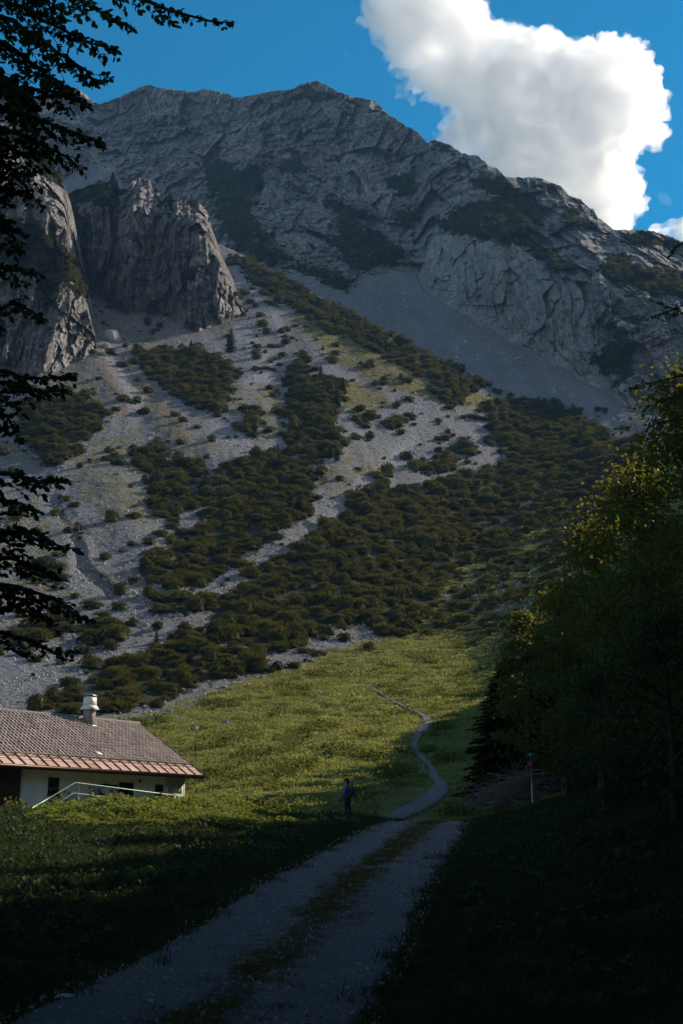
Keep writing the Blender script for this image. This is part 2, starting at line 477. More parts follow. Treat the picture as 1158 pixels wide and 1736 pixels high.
# ---------------------------------------------------------------- shape of the land
ROADC = [(3, -2.9), (8, -2.5), (15.7, -1.7), (22, -1.0), (31, 0.05), (42.6, 1.65), (50, 2.7), (58, 3.8), (66, 5.0)]
ZPROF = [(-60, -3.0), (0, -2.1), (12, -1.98), (15.7, -1.95), (22, -1.7), (31, -0.95), (42.6, -0.14), (50, 0.42), (57, 0.88), (62, 1.0), (68, 1.15), (80, 2.2)]
def road_c(y): return lerp_line(ROADC, y)
def smooth_prof(y):
    return (lerp_line(ZPROF, y - 2) + lerp_line(ZPROF, y) + lerp_line(ZPROF, y + 2)) / 3
def gz(x, y):
    x = np.asarray(x, float); y = np.asarray(y, float)
    d = x - road_c(y)
    z = smooth_prof(y) + 0.30 * np.maximum(0, d - 3.2) + 0.008 * np.maximum(0, -d - 2.6)
    z = z + 0.10 * smooth(2.0, 3.4, np.abs(d)) + (0.22 * fbm(x / 5, y / 5, 0.3, 3)) * smooth(2.2, 4.5, np.abs(d))
    z = z - 0.05 * np.exp(-((np.abs(d) - 1.2) / 0.45) ** 2)
    return z
# ================================================================ LARGE STRUCTURE
# ---- near ground
xs = np.concatenate([np.linspace(-70, -14, 60, endpoint=False), np.linspace(-14, 14, 200, endpoint=False), np.linspace(14, 70, 60)])
ys = np.concatenate([np.linspace(-60, 4, 50, endpoint=False), np.linspace(4, 63.5, 420)])
XX, YY = np.meshgrid(xs, ys)
ZZ = gz(XX, YY) + 0.03 * fbm(XX * 1.5, YY * 1.5, 2.2, 3)
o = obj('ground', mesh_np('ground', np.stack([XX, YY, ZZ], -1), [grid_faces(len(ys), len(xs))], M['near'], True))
tag(o, 'dark turf in the shade on both sides of the gravel road', 'ground', kind='structure')
# ---- gravel road, a sheet just above the ground
ys = np.linspace(2, 60.8, 500); ks = np.linspace(-1, 1, 61)
YY, KK = np.meshgrid(ys, ks, indexing='ij')
edge = 2.05 + 0.22 * fbm(YY / 2.1, np.sign(KK) * 7.0, 0.5, 4)
XX = road_c(YY) + KK * edge
ZZ = gz(XX, YY) + 0.055 + 0.02 * fbm(XX * 1.2, YY * 1.2, 5.5, 4) - 0.09 * smooth(0.9, 1.0, np.abs(KK))
lat = np.abs(KK) * edge
wob = 0.30 * fbm(YY / 3.0, 0 * YY, 8.1, 3)
turf = 1.0 * np.exp(-((KK * edge - 0.1 - wob) / 0.50) ** 2) * (0.72 + 0.45 * fbm(YY / 4.5, 0 * YY, 3.7, 2)) + 0.9 * smooth(0.8, 1.0, np.abs(KK))
o = obj('gravel_road', mesh_np('gravel_road', np.stack([XX, YY, ZZ], -1), [grid_faces(len(ys), len(ks))], M['road'], True, {'turf': turf}))
tag(o, 'pale gravel farm road with a grassy centre strip', 'road', kind='structure')

# ---- hillside: meadow, scree slopes and the spur
T_CTRL = []
def zb(px):                        # height of the near ground where the hillside starts (Y = 62)
    x = 62 * (px - 579) / F / 1.02
    return gz(x, 62.0)
for px in (-900, -600, -300, 0, 300, 579, 700, 800, 900, 1000, 1200, 1400, 1700, 2100):
    T_CTRL.append((px, float(py_of(zb(px) / 62.0)), 62.0))
_rows = {1350: {-300: 84, 0: 83, 300: 80, 579: 75, 800: 74},
         1300: {-300: 97, 0: 96, 300: 93, 579: 87, 800: 86, 1000: 73},
         1190: {-600: 128, -300: 128, 0: 130, 300: 134, 579: 137, 800: 132, 1000: 101, 1400: 68},
         1100: {-300: 150, 0: 152, 300: 158, 579: 166, 800: 168, 1000: 131, 1400: 85},
         1000: {-600: 176, -300: 176, 0: 178, 300: 183, 579: 192, 800: 203, 1000: 172, 1400: 108, 2100: 70},
         900: {-300: 206, 0: 208, 300: 216, 579: 226, 800: 245, 1000: 222, 1400: 140, 2100: 92},
         800: {-600: 242, -300: 243, 0: 245, 300: 252, 579: 262, 800: 285, 1000: 282, 1400: 182, 2100: 120},
         700: {-300: 286, 0: 286, 300: 292, 579: 304, 800: 335, 1000: 352, 1400: 245, 2100: 165},
         600: {-600: 336, -300: 336, 0: 332, 160: 335, 300: 345, 450: 350, 579: 362, 700: 372, 1400: 330},
         520: {-300: 385, 0: 385, 250: 400, 450: 408, 560: 420},
         420: {-300: 470, 0: 470, 250: 480, 375: 490}}
for py, d in _rows.items():
    for px, Y in d.items(): T_CTRL.append((px, py, Y))
T_RBF = RBF(T_CTRL)
T_TOP = [(-900, 470), (-300, 470), (0, 480), (90, 450), (330, 425), (368, 412), (395, 424), (430, 442), (470, 466), (520, 492), (560, 512), (600, 535),
         (650, 563), (700, 590), (760, 618), (800, 636), (817, 648), (860, 662), (900, 672), (980, 688), (1060, 699), (1100, 705), (1200, 720), (1400, 690), (1700, 650), (2100, 640)]
tc = np.concatenate([np.linspace(-900, -60, 90, endpoint=False), np.arange(-60, 1220, 1.6), np.linspace(1220, 2100, 110)])
tb = py_of(zb(tc) / 62.0)
tt = lerp_line(T_TOP, tc) + 2.0 * fbm(tc / 17, 0 * tc, 0.2, 3)
NR = 520
tk = np.linspace(0, 1, NR) ** 0.92
TPX = np.broadcast_to(tc[None], (NR, len(tc))).copy()
TPY = tb[None] + (tt - tb)[None] * tk[:, None]
TY = T_RBF(TPX, TPY)
TY[0] = 62.0
# relief: gullies and ribs running down the fall line, stronger higher up
up = smooth(1180, 900, TPY)
P0 = unproj(TPX, TPY, TY)
warp = 60 * fbm(TPX / 260, TPY / 260, 4.4, 2)
def line_relief(line, wpx, amp):
    d, _ = pdist(TPX, TPY, line)
    return amp * np.exp(-(d / wpx) ** 2)
rel = 4.0 * fbm(P0[..., 0] / 55, P0[..., 1] / 120, 1.2, 4) * up + 1.7 * fbm(P0[..., 0] / 13, P0[..., 1] / 30, 3.2, 4) * up
rel += 1.15 * fbm(P0[..., 0] / 6, P0[..., 1] / 6, 6.2, 4) * (1 - up) * smooth(1385, 1330, TPY)
rel += line_relief([(170, 600), (215, 660), (300, 730), (400, 790)], 34, 2.6)           # rib below the left cliff
rel += line_relief([(190, 600), (215, 640), (250, 680), (240, 700)], 20, -3.0)          # pale chute
rel += line_relief([(60, 700), (110, 780), (180, 800), (230, 900), (260, 960)], 40, 2.2)
rel += line_relief([(90, 850), (130, 900), (140, 960), (190, 1000)], 13, -2.2)          # dry runnel
rel += line_relief([(103, 860), (146, 925), (150, 955), (205, 1000)], 9, 1.6)
rel += line_relief([(480, 640), (487, 760), (400, 900), (330, 990)], 24, -1.8)
rel += line_relief([(540, 600), (560, 700), (570, 790)], 36, 2.2)
rel += line_relief([(372, 415), (520, 520), (700, 640), (815, 690)], 40, 2.4)           # crest of the spur
rel += line_relief([(700, 760), (600, 850), (470, 960), (380, 1000)], 24, -1.8)
rel += 0.9 * fbm((P0[..., 0] + 0.15 * P0[..., 1]) / 5, P0[..., 1] / 55, 2.2, 3) * up
rel += 0.34 * fbm(P0[..., 0] / 2.6, P0[..., 1] / 2.6, 9.1, 3) * smooth(1385, 1250, TPY)
TY = TY - rel * 1.25 * smooth(0.0, 0.03, tk)[:, None]
TP = unproj(TPX, TPY, TY)
# polygons (picture coordinates) of dwarf pine thickets and turf on the slope
VEG = [[(215, 595), (300, 588), (395, 620), (402, 632), (385, 690), (372, 712), (330, 690), (280, 652), (235, 618)],
       [(473, 620), (510, 610), (537, 640), (577, 648), (585, 672), (570, 720), (580, 772), (545, 782), (490, 762), (483, 700), (492, 655)],
       [(30, 695), (75, 664), (110, 660), (158, 682), (190, 690), (170, 720), (160, 742), (120, 747), (140, 762), (108, 792), (62, 784), (28, 735)],
       [(236, 780), (262, 753), (285, 780), (350, 785), (357, 808), (328, 822), (362, 852), (312, 872), (296, 902), (268, 880), (250, 830)],
       [(378, 800), (430, 776), (475, 768), (534, 790), (545, 830), (520, 880), (470, 905), (442, 932), (400, 962), (352, 992), (290, 1007), (232, 975), (262, 940), (322, 900), (352, 868)],
       [(575, 880), (600, 842), (650, 820), (700, 832), (762, 815), (850, 800), (862, 780), (818, 735), (832, 700), (818, 685), (900, 678), (985, 702), (1022, 740), (985, 758), (1100, 745),
        (1110, 790), (1040, 850), (950, 880), (850, 932), (760, 966), (728, 985), (742, 1020), (690, 1052), (600, 1060), (540, 1082), (460, 1112), (400, 1087), (350, 1042), (333, 1010),
        (412, 998), (420, 972), (480, 950), (520, 920), (552, 898)],
       [(278, 1078), (330, 1068), (392, 1095), (462, 1122), (520, 1132), (420, 1150), (330, 1165), (250, 1200), (60, 1212), (98, 1162), (200, 1120), (290, 1108)],
       [(385, 430), (430, 446), (520, 492), (600, 537), (680, 580), (760, 614), (822, 650), (800, 662), (740, 645), (640, 598), (560, 562), (480, 516), (430, 480), (395, 448)],
       [(610, 705), (628, 705), (628, 718), (608, 720)], [(648, 712), (680, 708), (678, 722), (650, 724)], [(700, 790), (765, 772), (770, 792), (715, 808)],
       [(760, 750), (792, 742), (802, 772), (768, 780)], [(420, 690), (442, 700), (440, 745), (418, 740)], [(730, 650), (800, 655), (805, 680), (750, 690)],
       [(470, 830), (520, 850), (500, 880), (455, 880)], [(45, 960), (110, 955), (110, 992), (50, 992)], [(410, 905), (450, 905), (475, 920), (440, 930)],
       [(400, 495), (430, 508), (428, 518), (405, 508)], [(20, 1060), (100, 1040), (120, 1080), (40, 1100)], [(110, 1050), (180, 1045), (210, 1080), (150, 1110)],
       [(250, 1020), (330, 1010), (340, 1030), (270, 1050)], [(260, 950), (300, 940), (300, 975), (250, 985)], [(640, 1050), (720, 1050), (700, 1075), (650, 1078)]]
GRASS = [[(495, 520), (600, 575), (700, 625), (815, 665), (830, 690), (760, 690), (650, 655), (560, 600), (500, 545)],
         [(575, 650), (640, 655), (660, 690), (600, 700)], [(130, 740), (240, 730), (250, 800), (265, 880), (240, 900), (190, 870), (150, 860), (120, 790)],
         [(160, 530), (240, 560), (300, 590), (230, 600), (170, 560)], [(400, 650), (480, 640), (485, 740), (430, 760), (400, 720)],
         [(0, 860), (60, 850), (120, 960), (140, 1100), (0, 1110)], [(395, 640), (420, 650), (410, 700), (380, 720)],
         [(800, 665), (980, 682), (1000, 692), (880, 690)], [(30, 730), (60, 790), (40, 800), (0, 760)], [(520, 790), (600, 770), (640, 790), (560, 840), (530, 840)],
         [(220, 640), (300, 700), (380, 760), (330, 770), (260, 720)], [(90, 640), (150, 625), (200, 680), (180, 720), (150, 690)]]
wx = 20 * fbm(TPX / 34, TPY / 20, 0.7, 5, gain=0.65); wy = 14 * fbm(TPX / 34, TPY / 20, 5.7, 5, gain=0.65)
def polymask(px, py, polys):
    m = np.zeros(np.broadcast(px, py).shape, bool)
    for q in polys: m |= pip(px, py, q)
    return m
MEADOW = [(-900, 1235), (200, 1228), (262, 1215), (350, 1180), (430, 1158), (520, 1130), (560, 1108), (640, 1092), (700, 1072), (742, 1040), (745, 985), (850, 925), (950, 875), (1040, 845), (1110, 780), (1150, 700), (1400, 660), (2200, 600), (2200, 1500), (-900, 1500)]
BROWN = [[(720, 985), (850, 930), (900, 905), (990, 870), (1100, 760), (1100, 700), (1050, 720), (1040, 850), (850, 940), (760, 972)]]
def softmask(px, py, wx, wy, polys, s_):
    return sum(polymask(px + wx + dx * s_, py + wy + dy * s_ * .6, polys).astype(float) for dx, dy in ((1, .4), (-.4, 1), (-1, -.5), (.5, -1))) / 4
veg = (softmask(TPX, TPY, wx, wy, VEG, 9) + 1.5 * fbm(TPX / 18, TPY / 9, 7.7, 5, gain=0.7) > 0.5).astype(float)
veg = np.where(TPY > 1215, 0, veg)
gm = 0.46 * polymask(TPX + wx * 2, TPY + wy * 2, GRASS)
gm = np.maximum(gm, 0.66 * polymask(TPX + wx, TPY + wy, GRASS[:2]))
mead = softmask(TPX, TPY, wx, wy, [MEADOW], 12)
upr = softmask(TPX, TPY, wx, wy, [[(735, 1045), (745, 985), (850, 925), (950, 872), (1060, 830), (1120, 900), (960, 1010), (860, 1070), (790, 1075)]], 14)
gm = np.maximum(gm, 1.45 * mead * (1 - .55 * upr))
gm = np.maximum(gm, 0.24 * smooth(500, 700, TPY))
gm = np.where(pip(TPX, TPY, [(40, 1020), (330, 1000), (420, 1100), (300, 1230), (0, 1230), (0, 1120)]), 0.2, gm)
track = np.zeros_like(TPX)
for ln, ww in ([[(185, 600), (210, 640), (250, 680)], 24], [[(486, 640), (487, 765)], 9], [[(405, 560), (450, 620), (400, 690), (375, 740), (430, 760)], 18],
               [[(700, 750), (600, 850), (470, 970)], 14], [[(380, 440), (470, 540)], 14]):
    d, _ = pdist(TPX, TPY, ln); track = np.maximum(track, np.exp(-(d / ww) ** 2) * 0.7)
brown = np.zeros_like(TPX)
for ln, ww in ([[(165, 600), (195, 660), (215, 700)], 14], [[(205, 610), (250, 660), (310, 740)], 14], [[(95, 860), (140, 920), (150, 960), (200, 1000)], 4], [[(560, 600), (620, 640)], 12],
               [[(760, 960), (900, 890), (1000, 850), (1090, 760)], 30]):
    d, _ = pdist(TPX, TPY, ln); brown = np.maximum(brown, np.exp(-(d / ww) ** 2) * 0.6)
redp = np.zeros_like(TPX)
for (a, b_, r1, r2) in ((83, 998, 16, 5), (98, 1018, 10, 5), (110, 1028, 18, 5), (150, 1032, 16, 4), (300, 1085, 18, 4), (600, 885, 24, 7), (1040, 748, 40, 10), (1050, 790, 40, 12), (870, 910, 22, 12), (800, 950, 30, 10),
                        (225, 985, 14, 5), (340, 1140, 20, 5)):
    redp = np.maximum(redp, np.exp(-((TPX - a) / r1) ** 2 - ((TPY - b_) / r2) ** 2))
# skirt behind the crest
sk = TP[-1].copy()
sk1 = sk + np.array([0, 25.0, -2.0]); sk2 = sk + np.array([0, 110.0, -45.0])
verts = np.concatenate([TP, sk1[None], sk2[None]])
def ex(a): return np.concatenate([a, a[-1:], a[-1:]])
o = obj('hillside', mesh_np('hillside', verts, [grid_faces(NR + 2, len(tc))], M['terrain'], True,
        {'veg': ex(veg * 0.9), 'grass': ex(gm), 'track': ex(track), 'brown': ex(brown), 'redp': ex(redp)}))
tag(o, 'grassy meadow rising into grey scree slopes and a pine covered spur', 'hillside', kind='structure')
def T_at(px, py):
    """point on the hillside seen at a picture position"""
    px = np.asarray(px, float); py = np.asarray(py, float)
    ci = np.clip(np.interp(px, tc, np.arange(len(tc))), 0, len(tc) - 1.001)
    b_ = np.interp(px, tc, tb); t_ = np.interp(px, tc, tt)
    kk = np.clip((py - b_) / (t_ - b_), 0, 1)
    ri = np.clip(np.interp(kk, tk, np.arange(NR)), 0, NR - 1.001)
    c0 = ci.astype(int); r0 = ri.astype(int); fc = (ci - c0)[..., None]; fr = (ri - r0)[..., None]
    return (TP[r0, c0] * (1 - fc) * (1 - fr) + TP[r0, c0 + 1] * fc * (1 - fr) + TP[r0 + 1, c0] * (1 - fc) * fr + TP[r0 + 1, c0 + 1] * fc * fr)
_TPf = TP.reshape(-1, 3)
def land_z(x, y):
    if y < 62.5: return float(gz(x, y))
    d = (_TPf[:, 0] - x) ** 2 + (_TPf[:, 1] - y) ** 2
    return float(_TPf[int(np.argmin(d)), 2])

# ---- main mountain wall with the scree bowl in front of it
B_TOP = [(-500, 60), (-200, 110), (0, 150), (60, 163), (95, 160), (112, 148), (128, 148), (140, 155), (158, 172), (170, 176), (205, 163), (232, 150), (252, 143), (275, 149), (330, 156), (345, 150), (385, 158),
         (398, 166), (430, 160), (462, 154), (490, 152), (515, 141), (535, 137), (552, 143), (575, 156), (590, 161), (636, 171), (656, 192), (687, 212), (708, 223), (724, 241), (737, 237), (765, 246), (781, 259),
         (812, 264), (827, 280), (843, 285), (858, 300), (880, 301), (910, 300), (940, 311), (952, 316), (965, 332), (983, 337), (998, 352), (1006, 354), (1014, 368), (1040, 389), (1076, 389), (1107, 391), (1130, 399), (1158, 409),
         (1250, 440), (1400, 500), (1600, 560)]
B_CTRL = [(-500, 60, 880), (-200, 110, 860), (0, 150, 850), (120, 147, 860), (170, 176, 900), (250, 143, 880), (400, 165, 850), (540, 137, 800), (640, 171, 760), (724, 241, 680), (780, 259, 640), (850, 290, 590), (910, 300, 580),
          (983, 337, 550), (1040, 389, 520), (1158, 409, 520), (1400, 500, 480), (1600, 560, 470),
          (-500, 500, 620), (-200, 500, 620), (0, 480, 640), (150, 300, 770), (200, 330, 740), (100, 480, 640), (300, 330, 735), (300, 430, 650), (400, 480, 590), (480, 480, 570), (560, 500, 545), (600, 500, 540),
          (300, 230, 830), (450, 300, 720), (560, 300, 700), (450, 400, 640), (560, 400, 630), (650, 400, 620), (640, 300, 680), (700, 460, 565), (715, 490, 545), (740, 400, 580), (700, 330, 640),
          (800, 545, 486), (850, 410, 500), (800, 400, 520), (860, 340, 556), (950, 470, 452), (900, 600, 438), (850, 570, 462), (960, 400, 505), (1000, 655, 400), (1000, 480, 440), (1050, 430, 475), (1100, 700, 372), (1100, 520, 418), (1158, 560, 400),
          (1158, 700, 360), (1300, 720, 330), (1300, 560, 400), (1600, 760, 300),
          (650, 480, 552), (650, 540, 500), (700, 560, 478), (750, 600, 435), (817, 650, 385), (900, 650, 396), (980, 690, 368), (560, 560, 480), (480, 540, 520), (700, 640, 400), (1060, 712, 360), (600, 620, 430)]
B_RBF = RBF(B_CTRL)
bc = np.concatenate([np.linspace(-500, -40, 80, endpoint=False), np.arange(-40, 1210, 1.3), np.linspace(1210, 1600, 70)])
b_top = lerp_line(B_TOP, bc) + 3.4 * fbm(bc / 9, 0 * bc, 0.9, 4) + 2.0 * np.abs(fbm(bc / 5, 0 * bc, 4.9, 2))
b_bot = lerp_line(T_TOP, bc) + lerp_line([(-500, 60), (300, 60), (500, 45), (700, 30), (830, 18), (1000, 14), (1100, 14), (1600, 60)], bc)
NB = 560
bk = np.linspace(0, 1, NB)
BPX = np.broadcast_to(bc[None], (NB, len(bc))).copy()
BPY = b_bot[None] + (b_top - b_bot)[None] * bk[:, None]
BY = B_RBF(BPX, BPY)
# foot of the rock (scree below it)
B_FOOT = [(-500, 340), (60, 340), (130, 292), (160, 286), (200, 300), (215, 330), (240, 420), (350, 440), (440, 450), (480, 462), (540, 478), (585, 500), (600, 498), (606, 480), (640, 470), (690, 462), (706, 470), (716, 492), (745, 512), (800, 545), (850, 572),
          (900, 598), (950, 625), (1000, 655), (1050, 682), (1095, 705), (1200, 740), (1600, 800)]
foot = lerp_line(B_FOOT, BPX) + 7 * fbm(BPX / 20, 0 * BPX, 3.3, 3)
fd = foot - BPY                                   # > 0 above the foot
rockm = smooth(-2, 5, fd)
chute = np.exp(-((BPX - lerp_line([(230, 690), (300, 700), (380, 712), (470, 705)], BPY)) / (5 + 0.06 * (BPY - 300))) ** 2) * smooth(290, 380, BPY) * smooth(500, 460, BPY)
PB = unproj(BPX, BPY, BY)
X, Z = PB[..., 0], PB[..., 2]
wv = 14 * fbm(X / 90, Z / 90, 2.5, 3)
big = ridged((X + wv * 1.2 + 0.05 * Z) / 80, Z / 260, 1.7, 4)                     # buttresses and gullies
mid = ridged((X + wv * 0.5) / 24, Z / 60, 5.2, 4)
fine = ridged(X / 7.5, Z / 13, 8.4, 4)
tiny = fbm(X / 2.2, Z / 2.2, 2.8, 3)
# the right-hand cliff has long vertical flutes
flut = ridged(X / 9, Z / 120, 6.6, 3)
cliff = pip(BPX, BPY, [(705, 480), (735, 400), (800, 395), (860, 405), (950, 470), (1000, 480), (1010, 560), (1060, 640), (1095, 705), (1000, 660), (900, 600), (800, 548)]).astype(float)
s1 = (Z + 0.07 * X + 12 * fbm(X / 70, Z / 70, 7.7, 3)) / 17.0
saw = (s1 - np.floor(s1)); saw = saw - smooth(0.82, 1.0, saw)
s2 = (Z + 0.07 * X + 6 * fbm(X / 30, Z / 30, 1.1, 3)) / 5.5
saw2 = (s2 - np.floor(s2)); saw2 = saw2 - smooth(0.8, 1.0, saw2)
disp = (20 * big + 6.0 * mid + 2.0 * fine + 0.6 * tiny) * (1 - 0.6 * cliff) + cliff * (6.5 * flut + 2.5 * ridged(X / 3.4, Z / 40, 2.6, 3))
sm = smooth(-0.15, 0.35, fbm(X / 60, Z / 40, 9.9, 3))
disp += (-4.0 * saw * sm - 1.5 * saw2 * smooth(-0.1, 0.3, fbm(X / 35, Z / 25, 4.2, 3))) * (1 - 0.8 * cliff)
disp -= 7.0 * chute
fx = X + 3 * fbm(X / 25, Z / 45, 6.1, 3); fz_ = Z + .06 * X + 6 * fbm(X / 25, Z / 25, 2.9, 3)
disp += (17.0 * facets(fx / 24, fz_ / 52, 3) + 10.0 * facets(fx / 10 + 3, fz_ / 24, 11)) * (1 - 0.7 * cliff) + 5.0 * facets(fx / 4.4, fz_ / 12 * (1 - .5 * cliff), 29) + 2.2 * facets(fx / 2.0, fz_ / 4.6, 47)
disp = disp * rockm * smooth(0, 60, fd + 8) ** 0.5
disp = disp + (1 - rockm) * (0.9 * fbm(X / 20, Z / 20, 3.1, 4)) - 6.0 * rockm * (1 - smooth(0, 60, fd))
# pull towards the eye where the rock stands proud
BY2 = BY - disp
BP = unproj(BPX, BPY, BY2)
BVEG = [[(330, 292), (372, 265), (400, 282), (440, 275), (456, 310), (428, 340), (440, 372), (380, 352), (336, 345), (352, 320)],
        [(472, 265), (508, 256), (520, 290), (500, 302), (474, 296)],
        [(358, 350), (420, 362), (482, 398), (450, 412), (505, 438), (592, 468), (602, 500), (560, 492), (500, 455), (430, 442), (376, 402)],
        [(565, 368), (620, 378), (682, 418), (696, 440), (660, 452), (600, 462), (558, 422)],
        [(650, 300), (700, 288), (716, 330), (684, 342), (650, 320)], [(540, 330), (600, 345), (640, 370), (590, 372), (540, 350)],
        [(738, 382), (770, 350), (832, 340), (868, 318), (922, 350), (928, 388), (890, 402), (992, 458), (988, 478), (920, 445), (862, 412), (800, 408), (758, 396)],
        [(788, 280), (850, 300), (905, 342), (862, 345), (820, 322)], [(1005, 442), (1060, 428), (1100, 458), (1200, 448), (1200, 505), (1100, 505), (1040, 482)],
        [(1008, 520), (1050, 545), (1085, 600), (1060, 652), (1020, 640), (1002, 615), (1036, 568)], [(880, 578), (905, 590), (912, 612), (884, 604)], [(725, 240), (745, 238), (780, 262), (760, 270), (735, 258)],
        [(930, 330), (965, 345), (1010, 380), (1000, 400), (955, 372)], [(1040, 640), (1060, 655), (1050, 672), (1036, 660)], [(560, 160), (640, 174), (630, 184), (570, 178)], [(480, 160), (560, 150), (575, 165), (520, 176)],
        [(870, 300), (940, 312), (955, 322), (905, 322)], [(1050, 392), (1158, 412), (1158, 430), (1060, 415)], [(670, 340), (720, 360), (700, 400), (660, 380)], [(240, 200), (330, 205), (320, 218), (250, 214)],
        [(520, 200), (600, 210), (610, 222), (540, 218)], [(430, 200), (470, 205), (465, 222), (435, 220)]]
bwx = 34 * fbm(BPX / 34, BPY / 16, 0.7, 5, gain=0.65); bwy = 20 * fbm(BPX / 34, BPY / 16, 5.7, 5, gain=0.65)
bveg = softmask(BPX, BPY, bwx, bwy, BVEG, 9) * 0.64
bveg = np.maximum(bveg, 0.17 + 0.30 * (saw < 0.12) * sm * (1 - cliff)) * rockm
bveg = np.where(fd < 4, 0.0, bveg)
red = np.exp(-((BPX - 712) / 16) ** 2 - ((BPY - 482) / 10) ** 2) + 0.7 * np.exp(-((BPX - 672) / 14) ** 2 - ((BPY - 235) / 18) ** 2) + 0.5 * np.exp(-((BPX - 205) / 30) ** 2 - ((BPY - 172) / 8) ** 2) + 0.5 * np.exp(-((BPX - 1080) / 16) ** 2 - ((BPY - 660) / 20) ** 2)
bk1 = BP[-1] + np.array([0, 40.0, -14.0]); bk2 = BP[-1] + np.array([0, 260.0, -330.0])
scr = np.maximum(1 - rockm, chute * 0.85)
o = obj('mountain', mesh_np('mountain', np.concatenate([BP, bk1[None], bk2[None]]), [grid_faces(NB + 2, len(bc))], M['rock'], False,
        {'veg': ex(bveg), 'scr': ex(scr), 'red': ex(red), 'pale': ex(cliff)}))
tag(o, 'shaded limestone mountain wall with a jagged crest and a scree bowl at its foot', 'mountain', kind='structure')

# ---- two nearer rock masses standing on the hillside
def crag(name, label, cat, top, foot, px0, px1, slope, edge_r, seed, mat, vegp, amp=1.0, back=30.0, nrow=260, edge_l=False, step=1.2):
    cc = np.arange(px0, px1 + 0.01, step)
    tp = lerp_line(top, cc) + 5.0 * fbm(cc / 9, 0 * cc, seed, 4) + 2.5 * facets(cc / 7, 0 * cc + .5, 3)
    ft = lerp_line(foot, cc)
    tp = np.minimum(tp, ft - 1)
    k = np.linspace(-0.04, 1, nrow)
    PX = np.broadcast_to(cc[None], (nrow, len(cc))).copy()
    PY = ft[None] + (tp - ft)[None] * k[:, None]
    fy = T_at(cc, ft)                                   # stand it on the hillside
    Yf, zf = fy[:, 1], fy[:, 2]
    # ragged profile: steep, with an easier shoulder near the top
    S = np.tan(R(slope)) * np.ones_like(PY)
    Yv = (Yf[None] - zf[None] / S) / (1 - tanE(PY) / S)
    Yv += 30 * smooth(0.7, 1.0, k)[:, None] ** 2
    tr = np.clip((PX - (px1 - edge_r)) / edge_r, 0, 1)
    Yv += 15 * (1 - np.sqrt(np.clip(1 - tr ** 2 * 0.98, 0, 1)))
    if edge_l:
        tl = np.clip((px0 + 40 - PX) / 40, 0, 1); Yv += 20 * (1 - np.sqrt(np.clip(1 - tl ** 2 * 0.98, 0, 1)))
    P = unproj(PX, PY, Yv)
    X, Z = P[..., 0], P[..., 2]
    wv = 7 * fbm(X / 30, Z / 40, seed + 1, 3)
    disp = 8.0 * ridged((X + wv) / 34, Z / 160, seed + 2, 3) + 1.6 * ridged((X + wv * .5) / 11, Z / 40, seed + 3, 4) + 0.7 * ridged(X / 4, Z / 8, seed + 4, 4) + 0.5 * fbm(X / 1.2, Z / 1.2, seed + 5, 3)
    s_ = (Z - 0.15 * X + 5 * fbm(X / 25, Z / 25, seed + 6, 3)) / 9.0
    s_ = s_ - np.floor(s_); disp += -1.6 * (s_ - smooth(0.8, 1.0, s_))
    fx = X + 1.6 * fbm(X / 9, Z / 22, seed + 8, 3); fz_ = Z + 3 * fbm(X / 9, Z / 9, seed + 9, 3)
    disp += 5.0 * ridged((X + wv * .4) / 6.5, Z / 60, seed + 12, 3) - 3.0
    disp += 7.5 * facets(fx / 11, fz_ / 38, 5) + 4.8 * facets(fx / 4.6, fz_ / 17, 17) + 2.6 * facets(fx / 2.0, fz_ / 7, 31) + 1.2 * facets(fx / .9, fz_ / 2.6, 53)
    disp = disp * amp * smooth(-0.04, 0.10, k)[:, None] - 2.0
    Yv = Yv - disp
    P = unproj(PX, PY, Yv)
    vw = 8 * fbm(PX / 16, PY / 12, seed + 7, 3)
    vg = polymask(PX + vw, PY + vw, vegp) * 0.85
    vg = np.maximum(vg, 0.14 + 0.22 * (s_ < 0.12))
    b1 = P[-1] + np.array([0, 8.0, 0.5]); b2 = P[-1] + np.array([0, back, -12.0]); b3 = P[-1] + np.array([0, back * 1.6, -60.0])
    V = np.concatenate([P, b1[None], b2[None], b3[None]])
    def ex3(a): return np.concatenate([a, a[-1:], a[-1:], a[-1:]])
    o = obj(name, mesh_np(name, V, [grid_faces(nrow + 3, len(cc))], mat, False, {'veg': ex3(vg), 'scr': ex3(vg * 0), 'red': ex3(vg * 0)}))
    tag(o, label, cat, kind='structure')
    return PX, PY, P
D_TOP = [(60, 345), (85, 336), (120, 326), (140, 318), (165, 306), (185, 303), (200, 320), (214, 324), (226, 306), (240, 302), (255, 306), (266, 318), (272, 330), (290, 328), (312, 330), (332, 338), (345, 350), (356, 370), (361, 392), (368, 410), (378, 436), (390, 462), (400, 488), (410, 512), (414, 528), (416, 534)]
D_FOOT = [(60, 470), (145, 490), (181, 512), (218, 536), (259, 531), (290, 542), (300, 555), (337, 563), (378, 547), (412, 533), (416, 535)]
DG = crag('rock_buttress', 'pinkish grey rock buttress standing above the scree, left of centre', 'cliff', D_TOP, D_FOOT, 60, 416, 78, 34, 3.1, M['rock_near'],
          [[(60, 330), (200, 305), (215, 330), (130, 345), (140, 380), (80, 380)], [(150, 330), (200, 330), (205, 350), (160, 350)], [(305, 455), (330, 455), (330, 475), (310, 472)], [(280, 335), (300, 340), (290, 360)], [(120, 400), (150, 420), (150, 450), (110, 430)]])
E_TOP = [(-420, 60), (-200, 130), (0, 208), (30, 215), (50, 235), (75, 262), (100, 295), (110, 322), (114, 345), (118, 425), (128, 440), (140, 470), (150, 510), (158, 545), (165, 580), (170, 600)]
E_FOOT = [(-420, 640), (0, 640), (50, 640), (95, 632), (130, 618), (170, 604)]
